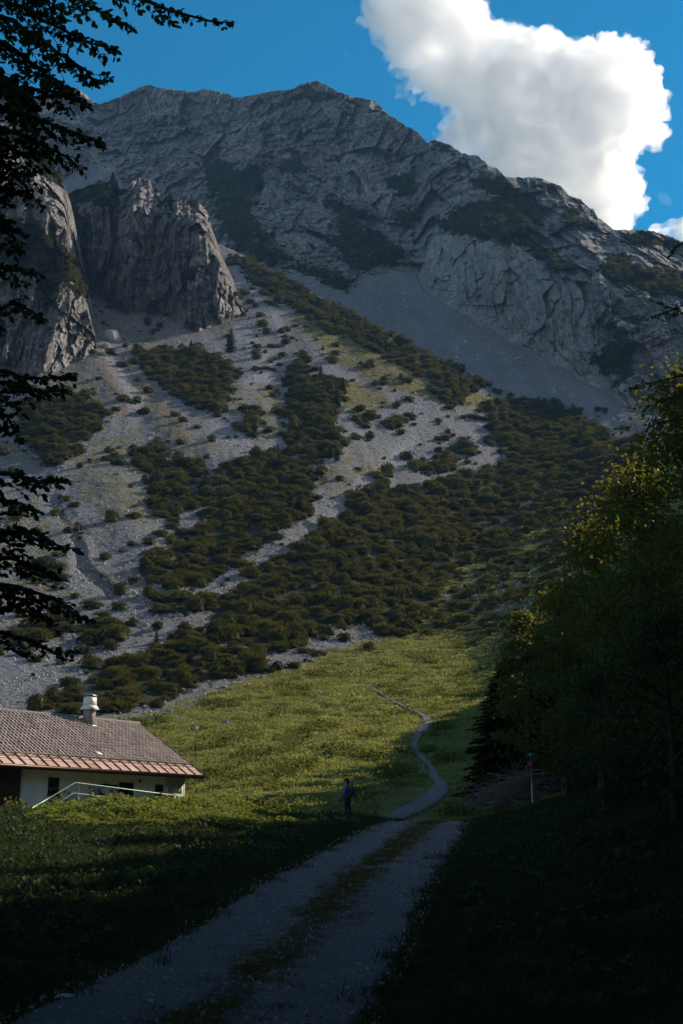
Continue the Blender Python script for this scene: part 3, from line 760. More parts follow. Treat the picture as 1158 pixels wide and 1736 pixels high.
EG = crag('cliff', 'sunlit pale cliff with pines on its ledges at the left edge of the slope', 'cliff', E_TOP, E_FOOT, -420, 170, 72, 60, 11.7, M['rock_near'],
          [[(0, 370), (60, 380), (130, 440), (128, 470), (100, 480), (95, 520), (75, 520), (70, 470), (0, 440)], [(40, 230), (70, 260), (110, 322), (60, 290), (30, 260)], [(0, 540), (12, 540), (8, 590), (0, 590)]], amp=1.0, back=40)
# ================================================================ VEGETATION AND STONES
rng = np.random.RandomState(11)
def unit(v): v = np.asarray(v, float); return v / (np.linalg.norm(v, axis=-1, keepdims=True) + 1e-12)
def leaf_cards(P, D, N, L, W, fold=0.15, tri=False):
    """leaf shaped quads: P base, D direction, N leaf normal, L length, W width"""
    P = np.asarray(P, float); D = unit(D); S = unit(np.cross(D, N)); N = np.cross(S, D)
    L = np.broadcast_to(L, (len(P),))[:, None]; W = np.broadcast_to(W, (len(P),))[:, None]
    a = P; c = P + D * L; m = P + D * L * 0.45
    b = m + S * W * 0.5 + N * W * fold; d = m - S * W * 0.5 + N * W * fold
    i = np.arange(len(P))[:, None] * 4
    if tri:
        V = np.stack([P - S * W * 0.5, P + S * W * 0.5, c], 1).reshape(-1, 3)
        return V, np.arange(len(P) * 3).reshape(-1, 3)
    V = np.stack([a, b, c, d], 1).reshape(-1, 3)
    return V, np.concatenate([i + [[0, 1, 2]], i + [[0, 2, 3]]])
def rnd_dir(n, r, up=0.0):
    v = r.normal(size=(n, 3)); v = unit(v); v[:, 2] += up
    return unit(v)
def shrub_mesh(name, seed, mat, ntuft=90, w=1.0, h=0.70):
    """dwarf pine: many short upturned needle brushes over a low spreading mound"""
    r = np.random.RandomState(seed); b = MB()
    nl = 5
    cs = [(r.uniform(-.45, .45) * w, r.uniform(-.35, .35) * w, r.uniform(.45, .62) * w, h * r.uniform(.65, 1.0)) for _ in range(nl)]
    for (cx_, cy_, rw, hh) in cs:                     # dark inner mass
        th = np.linspace(0, 2 * math.pi, 8, endpoint=False)
        rings = [(0.85, -0.05), (0.7, 0.25), (0.4, 0.45)]
        v = [[cx_ + math.cos(t) * rw * a * .8, cy_ + math.sin(t) * rw * a * .8, hh * z] for a, z in rings for t in th] + [[cx_, cy_, hh * .52]]
        f = []
        for k in range(2):
            for j in range(8):
                a0 = k * 8 + j; a1 = k * 8 + (j + 1) % 8
                f += [[a0, a1, a1 + 8], [a0, a1 + 8, a0 + 8]]
        for j in range(8): f.append([16 + j, 16 + (j + 1) % 8, 24])
        b.add(v, f)
    k = r.randint(0, nl, ntuft); th = r.uniform(0, 2 * math.pi, ntuft); rr = np.sqrt(r.uniform(0, 1, ntuft))
    cs = np.array(cs)
    hx = np.cos(th) * rr; hy = np.sin(th) * rr; hz = np.sqrt(np.maximum(0, 1 - rr ** 2))
    P = np.stack([cs[k, 0] + hx * cs[k, 2] * .9, cs[k, 1] + hy * cs[k, 2] * .9, cs[k, 3] * (.08 + .60 * hz)], 1)
    D = np.stack([hx * .5, hy * .5, .75 + .4 * hz], 1) + r.normal(size=(ntuft, 3)) * .15
    for q in range(3):
        dd = D + r.normal(size=D.shape) * .28
        V, Fc = leaf_cards(P, dd, r.normal(size=D.shape), r.uniform(.16, .30, ntuft) * w, r.uniform(.035, .06, ntuft) * w)
        b.add(V, Fc)
    return b.mesh(name, mat)
def spruce_mesh(name, seed, H=1.0, nb=110, spread=0.17, mat=None, sparse=1.0, fine=1.0):
    """conifer crown: drooping sprays in whorls, in units of the tree's height"""
    r = np.random.RandomState(seed); b = MB()
    zt = np.linspace(0.07, 0.985, nb) ** 0.9
    for i, z in enumerate(zt):
        a = i * 2.399 + r.uniform(-.3, .3)
        ln = spread * (1 - z) ** 0.8 * r.uniform(.65, 1.2) + 0.012
        up = 0.25 * (z - .35)
        d = np.array([math.cos(a), math.sin(a), up - .15]); side = np.array([-math.sin(a), math.cos(a), 0])
        m = max(3, int((9 * ln / spread * sparse + 2) * fine))
        t = np.linspace(0.12, 1, m)
        base = np.array([0, 0, z]) + d * (t * ln)[:, None] - np.array([0, 0, .10 * ln]) * (t ** 2)[:, None]
        for sgn in (-1, 1, 0):
            D = d * .7 + side * sgn * .8 + np.array([0, 0, -.28]) + r.normal(size=(m, 3)) * .12
            V, Fc = leaf_cards(base, D, np.tile([0, 0, 1.0], (m, 1)) + r.normal(size=(m, 3)) * .3, (ln * (.5 - .28 * t) + .016) / fine ** .5 * r.uniform(.8, 1.3, m), (.013 + .028 * ln / spread) / fine)
            b.add(V, Fc)
    return b.mesh(name, mat or M['spruce'])
def trunk_mesh(name, H, r0, seed=0, lean=0.0, n=7):
    r = np.random.RandomState(seed); b = MB()
    z = np.linspace(0, 1, 8)
    p = np.stack([lean * z ** 2 + .01 * r.normal(size=8) * z, .01 * r.normal(size=8) * z, z], 1) * H
    p[0, 2] -= 0.05 * H
    b.tube(p, r0 * (1 - z * .92) * (1 + .5 * (z == 0)), n)
    return b.mesh(name, M['bark'], True)
def rock_mesh(name, seed, mat=None, sub=2):
    r = np.random.RandomState(seed)
    bm = bmesh.new(); bmesh.ops.create_icosphere(bm, subdivisions=sub, radius=0.5)
    sx, sy, sz = r.uniform(.8, 1.3), r.uniform(.7, 1.1), r.uniform(.5, .85)
    pl = [Vector(rnd_dir(1, r)[0]) for _ in range(7)]; of = [r.uniform(.28, .42) for _ in pl]
    for v in bm.verts:
        for n_, d_ in zip(pl, of):
            e = v.co.dot(n_) - d_
            if e > 0: v.co -= n_ * e * .92
        v.co = Vector((v.co.x * sx, v.co.y * sy, v.co.z * sz)) + Vector(r.normal(size=3) * .012)
    me = bpy.data.meshes.new(name); bm.to_mesh(me); bm.free()
    me.materials.append(mat or M['stone'])
    return me
def blade_mesh(name, seed, mat, n=70, rad=.5, hmin=.12, hmax=.3, wid=.018, lean=.5):
    r = np.random.RandomState(seed)
    th = r.uniform(0, 2 * math.pi, n); rr = rad * np.sqrt(r.uniform(0, 1, n))
    P = np.stack([np.cos(th) * rr, np.sin(th) * rr, -0.03 + 0 * th], 1)
    D = np.stack([r.normal(size=n) * lean, r.normal(size=n) * lean, np.ones(n)], 1)
    V, Fc = leaf_cards(P, D, r.normal(size=(n, 3)), r.uniform(hmin, hmax, n), wid * r.uniform(.7, 1.4, n), tri=True)
    b = MB(); b.add(V, Fc); return b.mesh(name, mat)
def herb_mesh(name, seed, mat, n=30, rad=.5, h=.35, ls=.14, tilt=.5):
    """broad leaves held on short stalks"""
    r = np.random.RandomState(seed); b = MB()
    th = r.uniform(0, 2 * math.pi, n); rr = rad * np.sqrt(r.uniform(0, 1, n))
    z = h * r.uniform(.25, 1.0, n) * (1 - .4 * (rr / rad) ** 2)
    C_ = np.stack([np.cos(th) * rr, np.sin(th) * rr, z], 1)
    L = ls * r.uniform(.6, 1.35, n)
    N = unit(np.stack([r.normal(size=n) * tilt, r.normal(size=n) * tilt, np.ones(n)], 1))
    D = unit(np.cross(N, r.normal(size=(n, 3))))
    S = np.cross(D, N)
    k = 8
    a = np.arange(k) * 2 * math.pi / k
    rad_ = 0.5 * (1 - .18 * np.cos(a * 1) ) * (1 + .06 * np.cos(4 * a))
    V = C_[:, None] + (D[:, None] * (np.cos(a) * rad_)[None, :, None] + S[:, None] * (np.sin(a) * rad_ * .85)[None, :, None]) * L[:, None, None] + N[:, None] * (.10 * np.abs(np.sin(a)))[None, :, None] * L[:, None, None]
    V = np.concatenate([C_[:, None], V], 1)
    i = np.arange(n)[:, None, None] * (k + 1)
    f = np.array([[0, 1 + j, 1 + (j + 1) % k] for j in range(k)])[None] + i
    b.add(V.reshape(-1, 3), f.reshape(-1, 3))
    base = C_ * np.array([.8, .8, 0])
    V, Fc = leaf_cards(base, C_ - base, r.normal(size=(n, 3)), np.linalg.norm(C_ - base, axis=1), .008 + 0 * L, tri=True)
    b.add(V, Fc)
    return b.mesh(name, mat)

def scatter(name, points, scales, protos, label, cat, group=None, rot=None, rs=5):
    """ONE object that shows many uncountable small plants or stones"""
    r = np.random.RandomState(rs); n = len(points)
    me = bpy.data.meshes.new(name)
    me.vertices.add(n); me.vertices.foreach_set('co', np.asarray(points, np.float32).ravel())
    if rot is None:
        rot = np.stack([r.normal(size=n) * .08, r.normal(size=n) * .08, r.uniform(0, 6.28, n)], 1)
    sca = np.asarray(scales, float)
    if sca.ndim == 1: sca = np.stack([sca, sca, sca * r.uniform(.75, 1.2, n)], 1)
    for k, a in (('rot', rot), ('scl', sca)):
        at = me.attributes.new(k, 'FLOAT_VECTOR', 'POINT'); at.data.foreach_set('vector', np.asarray(a, np.float32).ravel())
    at = me.attributes.new('pick', 'INT', 'POINT'); at.data.foreach_set('value', r.randint(0, len(protos), n).astype(np.int32))
    o = obj(name, me)
    col = bpy.data.collections.new(name + ' kinds')
    for i, m_ in enumerate(protos):
        col.objects.link(bpy.data.objects.new('%s_kind_%s' % (name, 'abcdefgh'[i]), m_))
    ng = bpy.data.node_groups.new(name + ' scatter', 'GeometryNodeTree')
    ng.interface.new_socket('Geometry', in_out='INPUT', socket_type='NodeSocketGeometry')
    ng.interface.new_socket('Geometry', in_out='OUTPUT', socket_type='NodeSocketGeometry')
    t = NT(ng)
    gi = t.n('NodeGroupInput'); go = t.n('NodeGroupOutput')
    ci = t.n('GeometryNodeCollectionInfo'); ci.inputs['Collection'].default_value = col
    ci.inputs['Separate Children'].default_value = True; ci.inputs['Reset Children'].default_value = True
    ip = t.n('GeometryNodeInstanceOnPoints'); ip.inputs['Pick Instance'].default_value = True
    def na(nm, ty):
        a = t.n('GeometryNodeInputNamedAttribute'); a.data_type = ty; a.inputs['Name'].default_value = nm
        return [s_ for s_ in a.outputs if s_.enabled and s_.name == 'Attribute'][0]
    t.l(gi.outputs[0], ip.inputs['Points']); t.l(ci.outputs[0], ip.inputs['Instance'])
    t.l(na('pick', 'INT'), ip.inputs['Instance Index'])
    t.l(na('rot', 'FLOAT_VECTOR'), ip.inputs['Rotation']); t.l(na('scl', 'FLOAT_VECTOR'), ip.inputs['Scale'])
    t.l(ip.outputs[0], go.inputs[0])
    md = o.modifiers.new('scatter', 'NODES'); md.node_group = ng
    tag(o, label, cat, group, 'stuff')
    return o

# ---- sample points on the hillside evenly by ground area
_cell = np.linalg.norm(np.cross(TP[1:, :-1] - TP[:-1, :-1], TP[:-1, 1:] - TP[:-1, :-1]), axis=-1)
_ccx = (TPX[:-1, :-1] + TPX[1:, 1:]) / 2; _ccy = (TPY[:-1, :-1] + TPY[1:, 1:]) / 2
def sample_T(mask, n, r, weight=1.0):
    wgt = (_cell * mask * weight).ravel()
    cs = np.cumsum(wgt); tot = cs[-1]
    idx = np.searchsorted(cs, r.uniform(0, tot, n))
    i, j = np.unravel_index(np.clip(idx, 0, len(wgt) - 1), _cell.shape)
    u = r.uniform(0, 1, n)[:, None]; v_ = r.uniform(0, 1, n)[:, None]
    P = TP[i, j] * (1 - u) * (1 - v_) + TP[i, j + 1] * u * (1 - v_) + TP[i + 1, j] * (1 - u) * v_ + TP[i + 1, j + 1] * u * v_
    return P, tot
inview = (_ccx > -70) & (_ccx < 1230) & (_ccy > 380)
vmask = (veg[:-1, :-1] > 0.5) & inview
# thin the thickets a little with gaps, and add stragglers
gap = fbm(_ccx / 26, _ccy / 13, 3.9, 3)[...]
right_low = pip(_ccx, _ccy, [(820, 880), (900, 830), (1000, 800), (1100, 740), (1200, 740), (1200, 900), (900, 1000), (760, 1010), (720, 990)])
dens = np.where(right_low, 0.45, 1.0) * smooth(-0.30, -0.05, gap) * (.35 + .65 * smooth(-.2, .2, fbm(_ccx / 9, _ccy / 5, 1.9, 2)))
Pv, areaV = sample_T(vmask, 7000, np.random.RandomState(3), dens)
strag_m = inview & (_ccy < 1150) & (_ccy > 440) & ~vmask
strag_w = smooth(0.18, 0.4, fbm(_ccx / 30, _ccy / 16, 8.2, 4)) * np.where(_ccy > 1000, 1.2, .5) + 0.01
Ps, _ = sample_T(strag_m & ~pip(_ccx, _ccy, [(c_[0], c_[1]) for c_ in MEADOW]), 650, np.random.RandomState(4), strag_w)
Pm, _ = sample_T(inview & pip(_ccx, _ccy, [(c_[0], c_[1] ) for c_ in MEADOW]) & (_ccy < 1130) & (_ccx > 700), 260, np.random.RandomState(5), 1.0)
Pu, _ = sample_T(inview & (upr[:-1, :-1] > .4), 750, np.random.RandomState(55), smooth(-.1, .3, fbm(_ccx / 16, _ccy / 8, 6.2, 3)) + .15)
_cut = lambda Q: Q[~((lambda a: pip(a[0], a[1], [(150, 1300), (330, 1205), (430, 1172), (560, 1128), (700, 1100), (830, 1090), (830, 1400), (150, 1400)]))(proj(Q)))]
Pv, Ps, Pm, Pu = _cut(Pv), _cut(Ps), _cut(Pm), _cut(Pu)
PA = np.concatenate([Pv, Ps, Pm, Pu])
rr = np.random.RandomState(8)
near_s = smooth(160, 330, PA[:, 1])
SA = (.55 + 1.7 * rr.uniform(0, 1, len(PA)) ** 1.6) * (1 + .35 * fbm(PA[:, 0] / 14, PA[:, 1] / 14, 3.3, 2)) * (1.0 + .25 * near_s)
SA[len(Pv):] *= .72
pines = [shrub_mesh('dwarf_pine_%s' % 'abcdef'[i], 20 + i, M['pine'], 190 + 12 * i, h=(.70, .62, 1.05, .75, .5, 1.2)[i]) for i in range(6)]
order = np.argsort(PA[:, 1])
first, rest = order[:280], order[280:]
protos_sc = pines
scatter('pine_scrub', PA[rest], SA[rest], pines, 'dense dark green dwarf pine scrub covering the scree slopes in patches', 'scrub')
LMK = [(20, 1190, 'the roof ridge left end'), (90, 1195, 'the ridge left of the chimney'), (160, 1170, 'the chimney'), (225, 1195, 'the ridge right of the chimney'), (258, 1222, 'the boulder by the roof'), (350, 1175, 'the white boulder'), (265, 1085, 'the conifer behind the house'), (160, 1085, 'the bushy young conifer'), (60, 1120, 'the lowest beech branch'), (330, 1110, 'the lowest thicket, left half'), (400, 1120, 'the lowest thicket, right half'), (450, 1118, 'the boulder at the thicket edge'), (520, 1125, 'the upper left meadow tip'), (600, 1070, 'the gravel above the meadow'), (660, 1050, 'the widest thicket lower edge'), (700, 1030, 'the gravel gap'), (760, 1060, 'the upper meadow edge'), (810, 1020, 'the upper meadow shadow'), (860, 980, 'the top of the end tree'), (900, 1000, 'the shaded slope beside the wood'), (540, 1095, 'the widest thicket left corner'), (480, 1085, 'the dip between two thickets'), (300, 1150, 'the rubble above the roof'), (400, 1075, 'the lowest scree tongue'), (950, 940, 'the highest wood edge'), (1020, 900, 'the tallest trees')]
_pt = ['at the foot of the scree', 'between the boulders above the meadow', 'on the lower scree', 'beside the pale scree channel']
for q, i in enumerate(first):
    me = pines[q % 6]
    if q == 0: o = obj('dwarf_pine', me); p0 = o
    else: o = p0.copy(); o.data = me; C.objects.link(o)
    o.location = PA[i]; s_ = SA[i]
    o.rotation_euler = (rr.normal() * .06, rr.normal() * .06, rr.uniform(0, 6.28)); o.scale = (s_, s_, s_ * rr.uniform(.75, 1.2))
    qx, qy = proj(PA[i]); lm = min(LMK, key=lambda l: (l[0] - qx) ** 2 + (l[1] - qy) ** 2 * 2); dx_, dy_ = qx - lm[0], qy - lm[1]
    rel_ = ('right of' if dx_ > 0 else 'left of') if abs(dx_) > abs(dy_) * 1.3 else ('below' if dy_ > 0 else 'above')
    near_ = ('just ' if math.hypot(dx_, dy_) < 18 else '' if math.hypot(dx_, dy_) < 40 else 'well ')
    tag(o, '%s %s dwarf pine %s%s %s' % ('tiny' if s_ < .7 else 'small' if s_ < .95 else 'middling' if s_ < 1.3 else 'large' if s_ < 1.8 else 'very large', 'flat' if o.scale[2] < s_ * .88 else 'tall' if o.scale[2] > s_ * 1.1 else 'rounded', near_, rel_, lm[2]), 'shrub', 'dwarf pines along the foot of the slope')

# ---- vegetation on the wall's ledges
BPc = BP[:-1, :-1]; bcell = np.linalg.norm(np.cross(BP[1:, :-1] - BP[:-1, :-1], BP[:-1, 1:] - BP[:-1, :-1]), axis=-1)
bm_ = (bveg[:-1, :-1] > 0.5) & (BPX[:-1, :-1] > -20) & (BPX[:-1, :-1] < 1200)
wgt = (np.minimum(bcell, 20) * bm_).ravel(); cs = np.cumsum(wgt)
idx = np.searchsorted(cs, np.random.RandomState(6).uniform(0, cs[-1], 5200)); ii, jj = np.unravel_index(np.clip(idx, 0, wgt.size - 1), bcell.shape)
scatter('ledge_scrub', BP[ii, jj] + np.array([0, .3, -.3]), np.random.RandomState(9).uniform(1.2, 2.6, len(ii)), pines, 'dark mountain pine scrub on the ledges of the rock wall', 'scrub')
bs_ = ((1 - rockm[:-1, :-1]) > .5) & (BPX[:-1, :-1] > 420) & (BPX[:-1, :-1] < 1150)
wgt2 = (np.minimum(bcell, 20) * bs_).ravel(); cs2 = np.cumsum(wgt2)
idx2 = np.searchsorted(cs2, np.random.RandomState(66).uniform(0, cs2[-1], 900)); i2, j2 = np.unravel_index(np.clip(idx2, 0, wgt2.size - 1), bcell.shape)
rubb = [rock_mesh('far_rubble_%s' % 'ab'[i], 75 + i, sub=1) for i in range(2)]
scatter('bowl_rubble', BP[i2, j2], .5 + 1.6 * np.random.RandomState(67).uniform(0, 1, len(i2)) ** 5, rubb, 'scattered boulders in the shaded scree bowl', 'rubble', rot=np.random.RandomState(68).uniform(0, 6.28, (len(i2), 3)))
def crag_scrub(G, n, seed, polys, nm, lab):
    PX, PY, P = G; r = np.random.RandomState(seed)
    m = polymask(PX + 6 * fbm(PX / 12, PY / 9, 4.0, 3), PY, polys)
    ids = np.argwhere(m); ids = ids[r.randint(0, len(ids), n)]
    scatter(nm, P[ids[:, 0], ids[:, 1]] + np.array([0, .2, -.3]), r.uniform(.8, 2.0, n), pines, lab, 'scrub')
crag_scrub(EG, 420, 2, [[(0, 372), (60, 385), (130, 440), (128, 470), (100, 478), (95, 520), (75, 515), (70, 470), (0, 440)], [(45, 225), (75, 262), (110, 320), (60, 285)], [(120, 440), (140, 470), (150, 505), (110, 490)]],
           'cliff_scrub', 'olive green scrub on the ledges of the sunlit left cliff')
crag_scrub(DG, 230, 3, [[(80, 340), (200, 305), (215, 328), (130, 342)], [(270, 330), (345, 350), (330, 345)], [(305, 455), (330, 455), (330, 475), (310, 472)], [(395, 495), (412, 515), (405, 500)], [(130, 345), (160, 400), (140, 440), (110, 400)], [(230, 305), (262, 312), (240, 315)]],
           'buttress_scrub', 'dark scrub on top of the rock buttress')

# ---- small conifers standing on the slopes
sp_v = [(spruce_mesh('spruce_crown_%s' % 'abc'[i], 60 + i, nb=80), trunk_mesh('spruce_trunk_%s' % 'abc'[i], 1.0, .018, i)) for i in range(3)]
_first_sp = {}
def place_tree(P, H, label, group, variants, name='spruce_tree', cat='tree', wide=1.0, rz=None, r=random.Random(5)):
    v_ = r.randrange(len(variants))
    t = empty(name, P, r.uniform(0, 6.28) if rz is None else rz)
    t.scale = (H * wide, H * wide, H)
    tr = obj('trunk', variants[v_][1], t); cr = obj('crown', variants[v_][0], t)
    tag(t, label, cat, group)
    return t
for (px, py, hpx, wd, lab) in [
        (391, 598, 46, 1.25, 'tallest dark conifer standing alone on the scree below the rock buttress'),
        (324, 596, 22, 1.5, 'small conifer at the top edge of the pine patch left of the lone conifer'),
        (362, 612, 18, 1.3, 'tiny conifer at the right tip of the pine patch below the buttress'),
        (572, 690, 34, 1.3, 'bright green conifer at the right edge of the long pine strip'),
        (582, 668, 30, 1.3, 'pale green conifer above another at the right edge of the pine strip'),
        (556, 676, 28, 1.3, 'green conifer within the long pine strip near its right edge'),
        (544, 640, 24, 1.3, 'small conifer near the top of the long pine strip'),
        (560, 778, 30, 1.3, 'green conifer at the lower right corner of the long pine strip'),
        (572, 782, 26, 1.3, 'smaller conifer next to the one at the lower right corner of the strip'),
        (508, 872, 36, 1.6, 'bright bushy conifer between two scree channels mid slope'),
        (494, 868, 26, 1.4, 'lesser conifer left of the bushy one between two scree channels'),
        (432, 735, 24, 1.3, 'small conifer in the grassy strip left of the long pine strip'),
        (470, 770, 20, 1.3, 'tiny conifer at the lower left corner of the long pine strip'),
        (805, 655, 20, 1.3, 'dark conifer at the lower end of the spur crest'),
        (793, 650, 18, 1.3, 'small conifer just left of the last one on the spur crest'),
        (770, 640, 16, 1.3, 'small dark conifer on the spur crest among the pine scrub'),
        (598, 533, 12, 1.3, 'tiny conifer on the spur crest against the blue scree'),
        (620, 545, 12, 1.3, 'second tiny conifer on the spur crest against the blue scree'),
        (576, 520, 12, 1.3, 'tiny conifer highest on the spur crest against the blue scree'),
        (265, 1090, 26, 1.5, 'small conifer on the lower scree behind the house'),
        (160, 1095, 30, 1.6, 'bushy young conifer on the boulder field above the house'),
        (830, 700, 20, 1.4, 'small conifer at the upper left corner of the widest pine thicket')]:
    P = T_at(px, py); d = P[1] * CP + P[2] * SP
    place_tree(P, hpx * d / F, lab, 'small conifers on the open slope', sp_v, wide=wd)
EX, EY, EP = EG; DX, DY, DP = DG
def near_on(G, px, py):
    i = int(np.argmin((G[0] - px) ** 2 + (G[1] - py) ** 2)); return G[2].reshape(-1, 3)[i]
for (G, px, py, hpx, wd, lab) in [
        (DG, 192, 306, 22, 1.5, 'conifer on top of the rock buttress against the shaded scree'),
        (DG, 200, 314, 18, 1.3, 'smaller conifer right of the one on top of the rock buttress'),
        (DG, 168, 312, 12, 1.5, 'low conifer at the left of the two on top of the buttress'),
        (EG, 50, 440, 72, 1.3, 'tall olive conifer on the ledge of the sunlit left cliff'),
        (EG, 74, 452, 40, 1.3, 'shorter conifer right of the tall one on the left cliff ledge'),
        (EG, 30, 448, 44, 1.3, 'conifer left of the tall one on the left cliff ledge'),
        (EG, 96, 462, 34, 1.3, 'conifer near the end of the left cliff ledge'),
        (EG, 110, 470, 26, 1.3, 'small conifer at the right end of the left cliff ledge'),
        (EG, 84, 500, 40, 1.2, 'conifer growing in the cleft of the left cliff below its ledge'),
        (EG, 60, 262, 30, 1.3, 'conifer on the upper edge of the left cliff'),
        (EG, 72, 280, 34, 1.3, 'conifer lower down on the upper edge of the left cliff'),
        (EG, 86, 296, 34, 1.3, 'conifer halfway down the upper edge of the left cliff'),
        (EG, 98, 310, 36, 1.3, 'conifer at the lower corner of the upper edge of the left cliff'),
        (EG, 40, 246, 26, 1.3, 'topmost conifer on the upper edge of the left cliff')]:
    P = near_on(G, px, py); d = P[1] * CP + P[2] * SP
    place_tree(P + np.array([0, .5, -.4]), hpx * d / F, lab, 'conifers on the rocks', sp_v, wide=wd)

# ---- stones: scree rubble as one mass, the largest boulders one by one
rocks = [rock_mesh('rubble_%s' % 'abcd'[i], 70 + i, sub=1) for i in range(4)]
scree_w = (1 - veg[:-1, :-1]) * smooth(1.0, 0.4, gm[:-1, :-1]) * (.25 + .75 * smooth(780, 1020, _ccy)) * (0.35 + smooth(-.1, .4, fbm(_ccx / 40, _ccy / 40, 2.2, 3)))
Pr, _ = sample_T(inview & (_ccy > 520) & (_ccy < 1240), 15000, np.random.RandomState(14), scree_w)
sz = .16 + .34 * np.random.RandomState(15).uniform(0, 1, len(Pr)) ** 3 + .0006 * Pr[:, 1]
sz *= np.where(np.random.RandomState(16).uniform(0, 1, len(Pr)) > .97, 2.1, 1.0)
rot = np.random.RandomState(17).uniform(0, 6.28, (len(Pr), 3))
scatter('scree_rubble', Pr, sz, rocks, 'loose grey limestone rubble strewn over the scree', 'rubble', rot=rot)
blv = [rock_mesh('boulder_%s' % 'abcd'[i], 90 + i, sub=3) for i in range(4)]
for q, (px, py, wpx, lab) in enumerate([
        (189, 577, 42, 'largest pale boulder lying right of the foot of the sunlit cliff'), (180, 590, 22, 'boulder below the largest one at the foot of the sunlit cliff'),
        (172, 602, 16, 'pinkish boulder at the lowest corner of the sunlit cliff'), (441, 560, 9, 'white boulder on the scree right of the lone conifer'), (428, 549, 6, 'small white stone left of the white boulder on the scree'),
        (383, 1225, 15, 'grey boulder in the meadow above the house roof'), (346, 1217, 8, 'small boulder in the meadow left of the grey one above the house roof'),
        (258, 1222, 15, 'pale boulder at the lower edge of the scree beside the roof'), (246, 1218, 9, 'small boulder touching the ridge end of the house roof'),
        (450, 1118, 14, 'pale boulder where the lower pine patch meets the meadow'), (380, 1166, 12, 'white boulder at the upper left edge of the meadow'),
        (395, 1158, 8, 'little stone above the white boulder at the meadow edge'), (305, 1180, 9, 'pale stone in the rubble above the roof'), (310, 1170, 10, 'stone just above a pale stone in the rubble above the roof'),
        (240, 1105, 10, 'stone at the centre of the lower boulder field'), (95, 1098, 11, 'pinkish stone at the left of the lower boulder field'),
        (212, 714, 6, 'white stone on the brown rib below the cliff'), (905, 828, 16, 'pale boulder in the shadow at the right end of the thicket'),
        (720, 968, 10, 'pale stone at the upper end of the gravel gap in the shadow'), (700, 1030, 12, 'pale stone in the gravel gap below the widest thicket')]):
    P = T_at(px, py); d = P[1] * CP + P[2] * SP; s_ = wpx * d / F
    o = obj('boulder', blv[q % 4]); o.location = P + np.array([0, 0, s_ * .12]); o.scale = (s_, s_, s_ * .8); o.rotation_euler = (0, 0, q * 1.7)
    tag(o, lab, 'boulder', 'single boulders on the slope')

# ---- meadow grass and herbs
PATHL = [(660, 1392, 34), (690, 1378, 36), (722, 1362, 32), (742, 1345, 24), (748, 1330, 18), (735, 1318, 12), (734, 1305, 9), (718, 1288, 9), (702, 1272, 8.5), (704, 1255, 10), (714, 1240, 12), (728, 1226, 11), (722, 1217, 9), (700, 1206, 6), (672, 1192, 5), (655, 1183, 4.5), (640, 1173, 3.6), (628, 1165, 2.4)]
pdm, ppos = pdist(_ccx, _ccy, PATHL)
pwid = np.interp(ppos, np.arange(len(PATHL)), [p[2] for p in PATHL])
offpath = pdm > pwid * 1.25
hp = [blade_mesh('meadow_tuft_%s' % 'ab'[i], 30 + i, M['grass'], 70, .55, .06, .20, .03, .6) for i in range(2)] + [herb_mesh('meadow_herb_%s' % 'abcd'[i], 40 + i, M['herb'], 40, .6, .18, .09, .8) for i in range(3)]
mdc = mead[:-1, :-1]
mm = inview * smooth(.1, .9, mdc) * offpath * (_ccy < 1402)
Pg, ar = sample_T(mm, 24000, np.random.RandomState(21), np.where(_ccy > 1080, 1.0, .35) / (.3 + (TP[:-1, :-1, 1] / 90)) * (.25 + 1.3 * smooth(-.15, .25, fbm(TP[:-1, :-1, 0] / 2.2, TP[:-1, :-1, 1] / 3.0, 4.1, 3))))
sg = np.random.RandomState(22).uniform(.6, 1.3, len(Pg)) * (.85 + Pg[:, 1] / 260)
bigm = np.random.RandomState(23).uniform(0, 1, len(Pg)) > .985
sg = np.where(bigm, sg * 1.8, sg)
scatter('meadow_grass', Pg, sg, hp, 'sunlit yellow green meadow grass and herbs', 'grass')
cl_w = inview * smooth(.4, .9, mdc) * offpath * (_ccy < 1392) * (_ccy > 1080) * smooth(.0, .35, fbm(TP[:-1, :-1, 0] / 4.5, TP[:-1, :-1, 1] / 6.0, 9.3, 3))
Pc, _ = sample_T(cl_w, 1000, np.random.RandomState(61), 1.0)
M['herb_dark'] = leafmat('dark meadow herbs', (0.025, 0.04, 0.014), (0.11, 0.13, 0.04), 0.35, 0.8, spec=.1)
scatter('meadow_herbs', Pc, np.random.RandomState(62).uniform(.8, 2.0, len(Pc)), [herb_mesh('herb_clump_%s' % 'ab'[i], 65 + i, M['herb_dark'], 60, .5, .42, .10, .9) for i in range(2)], 'darker clumps of dock and herbs in the meadow', 'herbs')
gm2 = smooth(.3, .6, gm[:-1, :-1]) * (1 - veg[:-1, :-1]) * inview * ~pip(_ccx, _ccy, MEADOW)
Pg2, _ = sample_T(gm2 > 0, 2600, np.random.RandomState(24), gm2)
scatter('slope_turf', Pg2, np.random.RandomState(25).uniform(.8, 1.6, len(Pg2)), hp[:2], 'thin dry turf between the scree channels', 'grass')

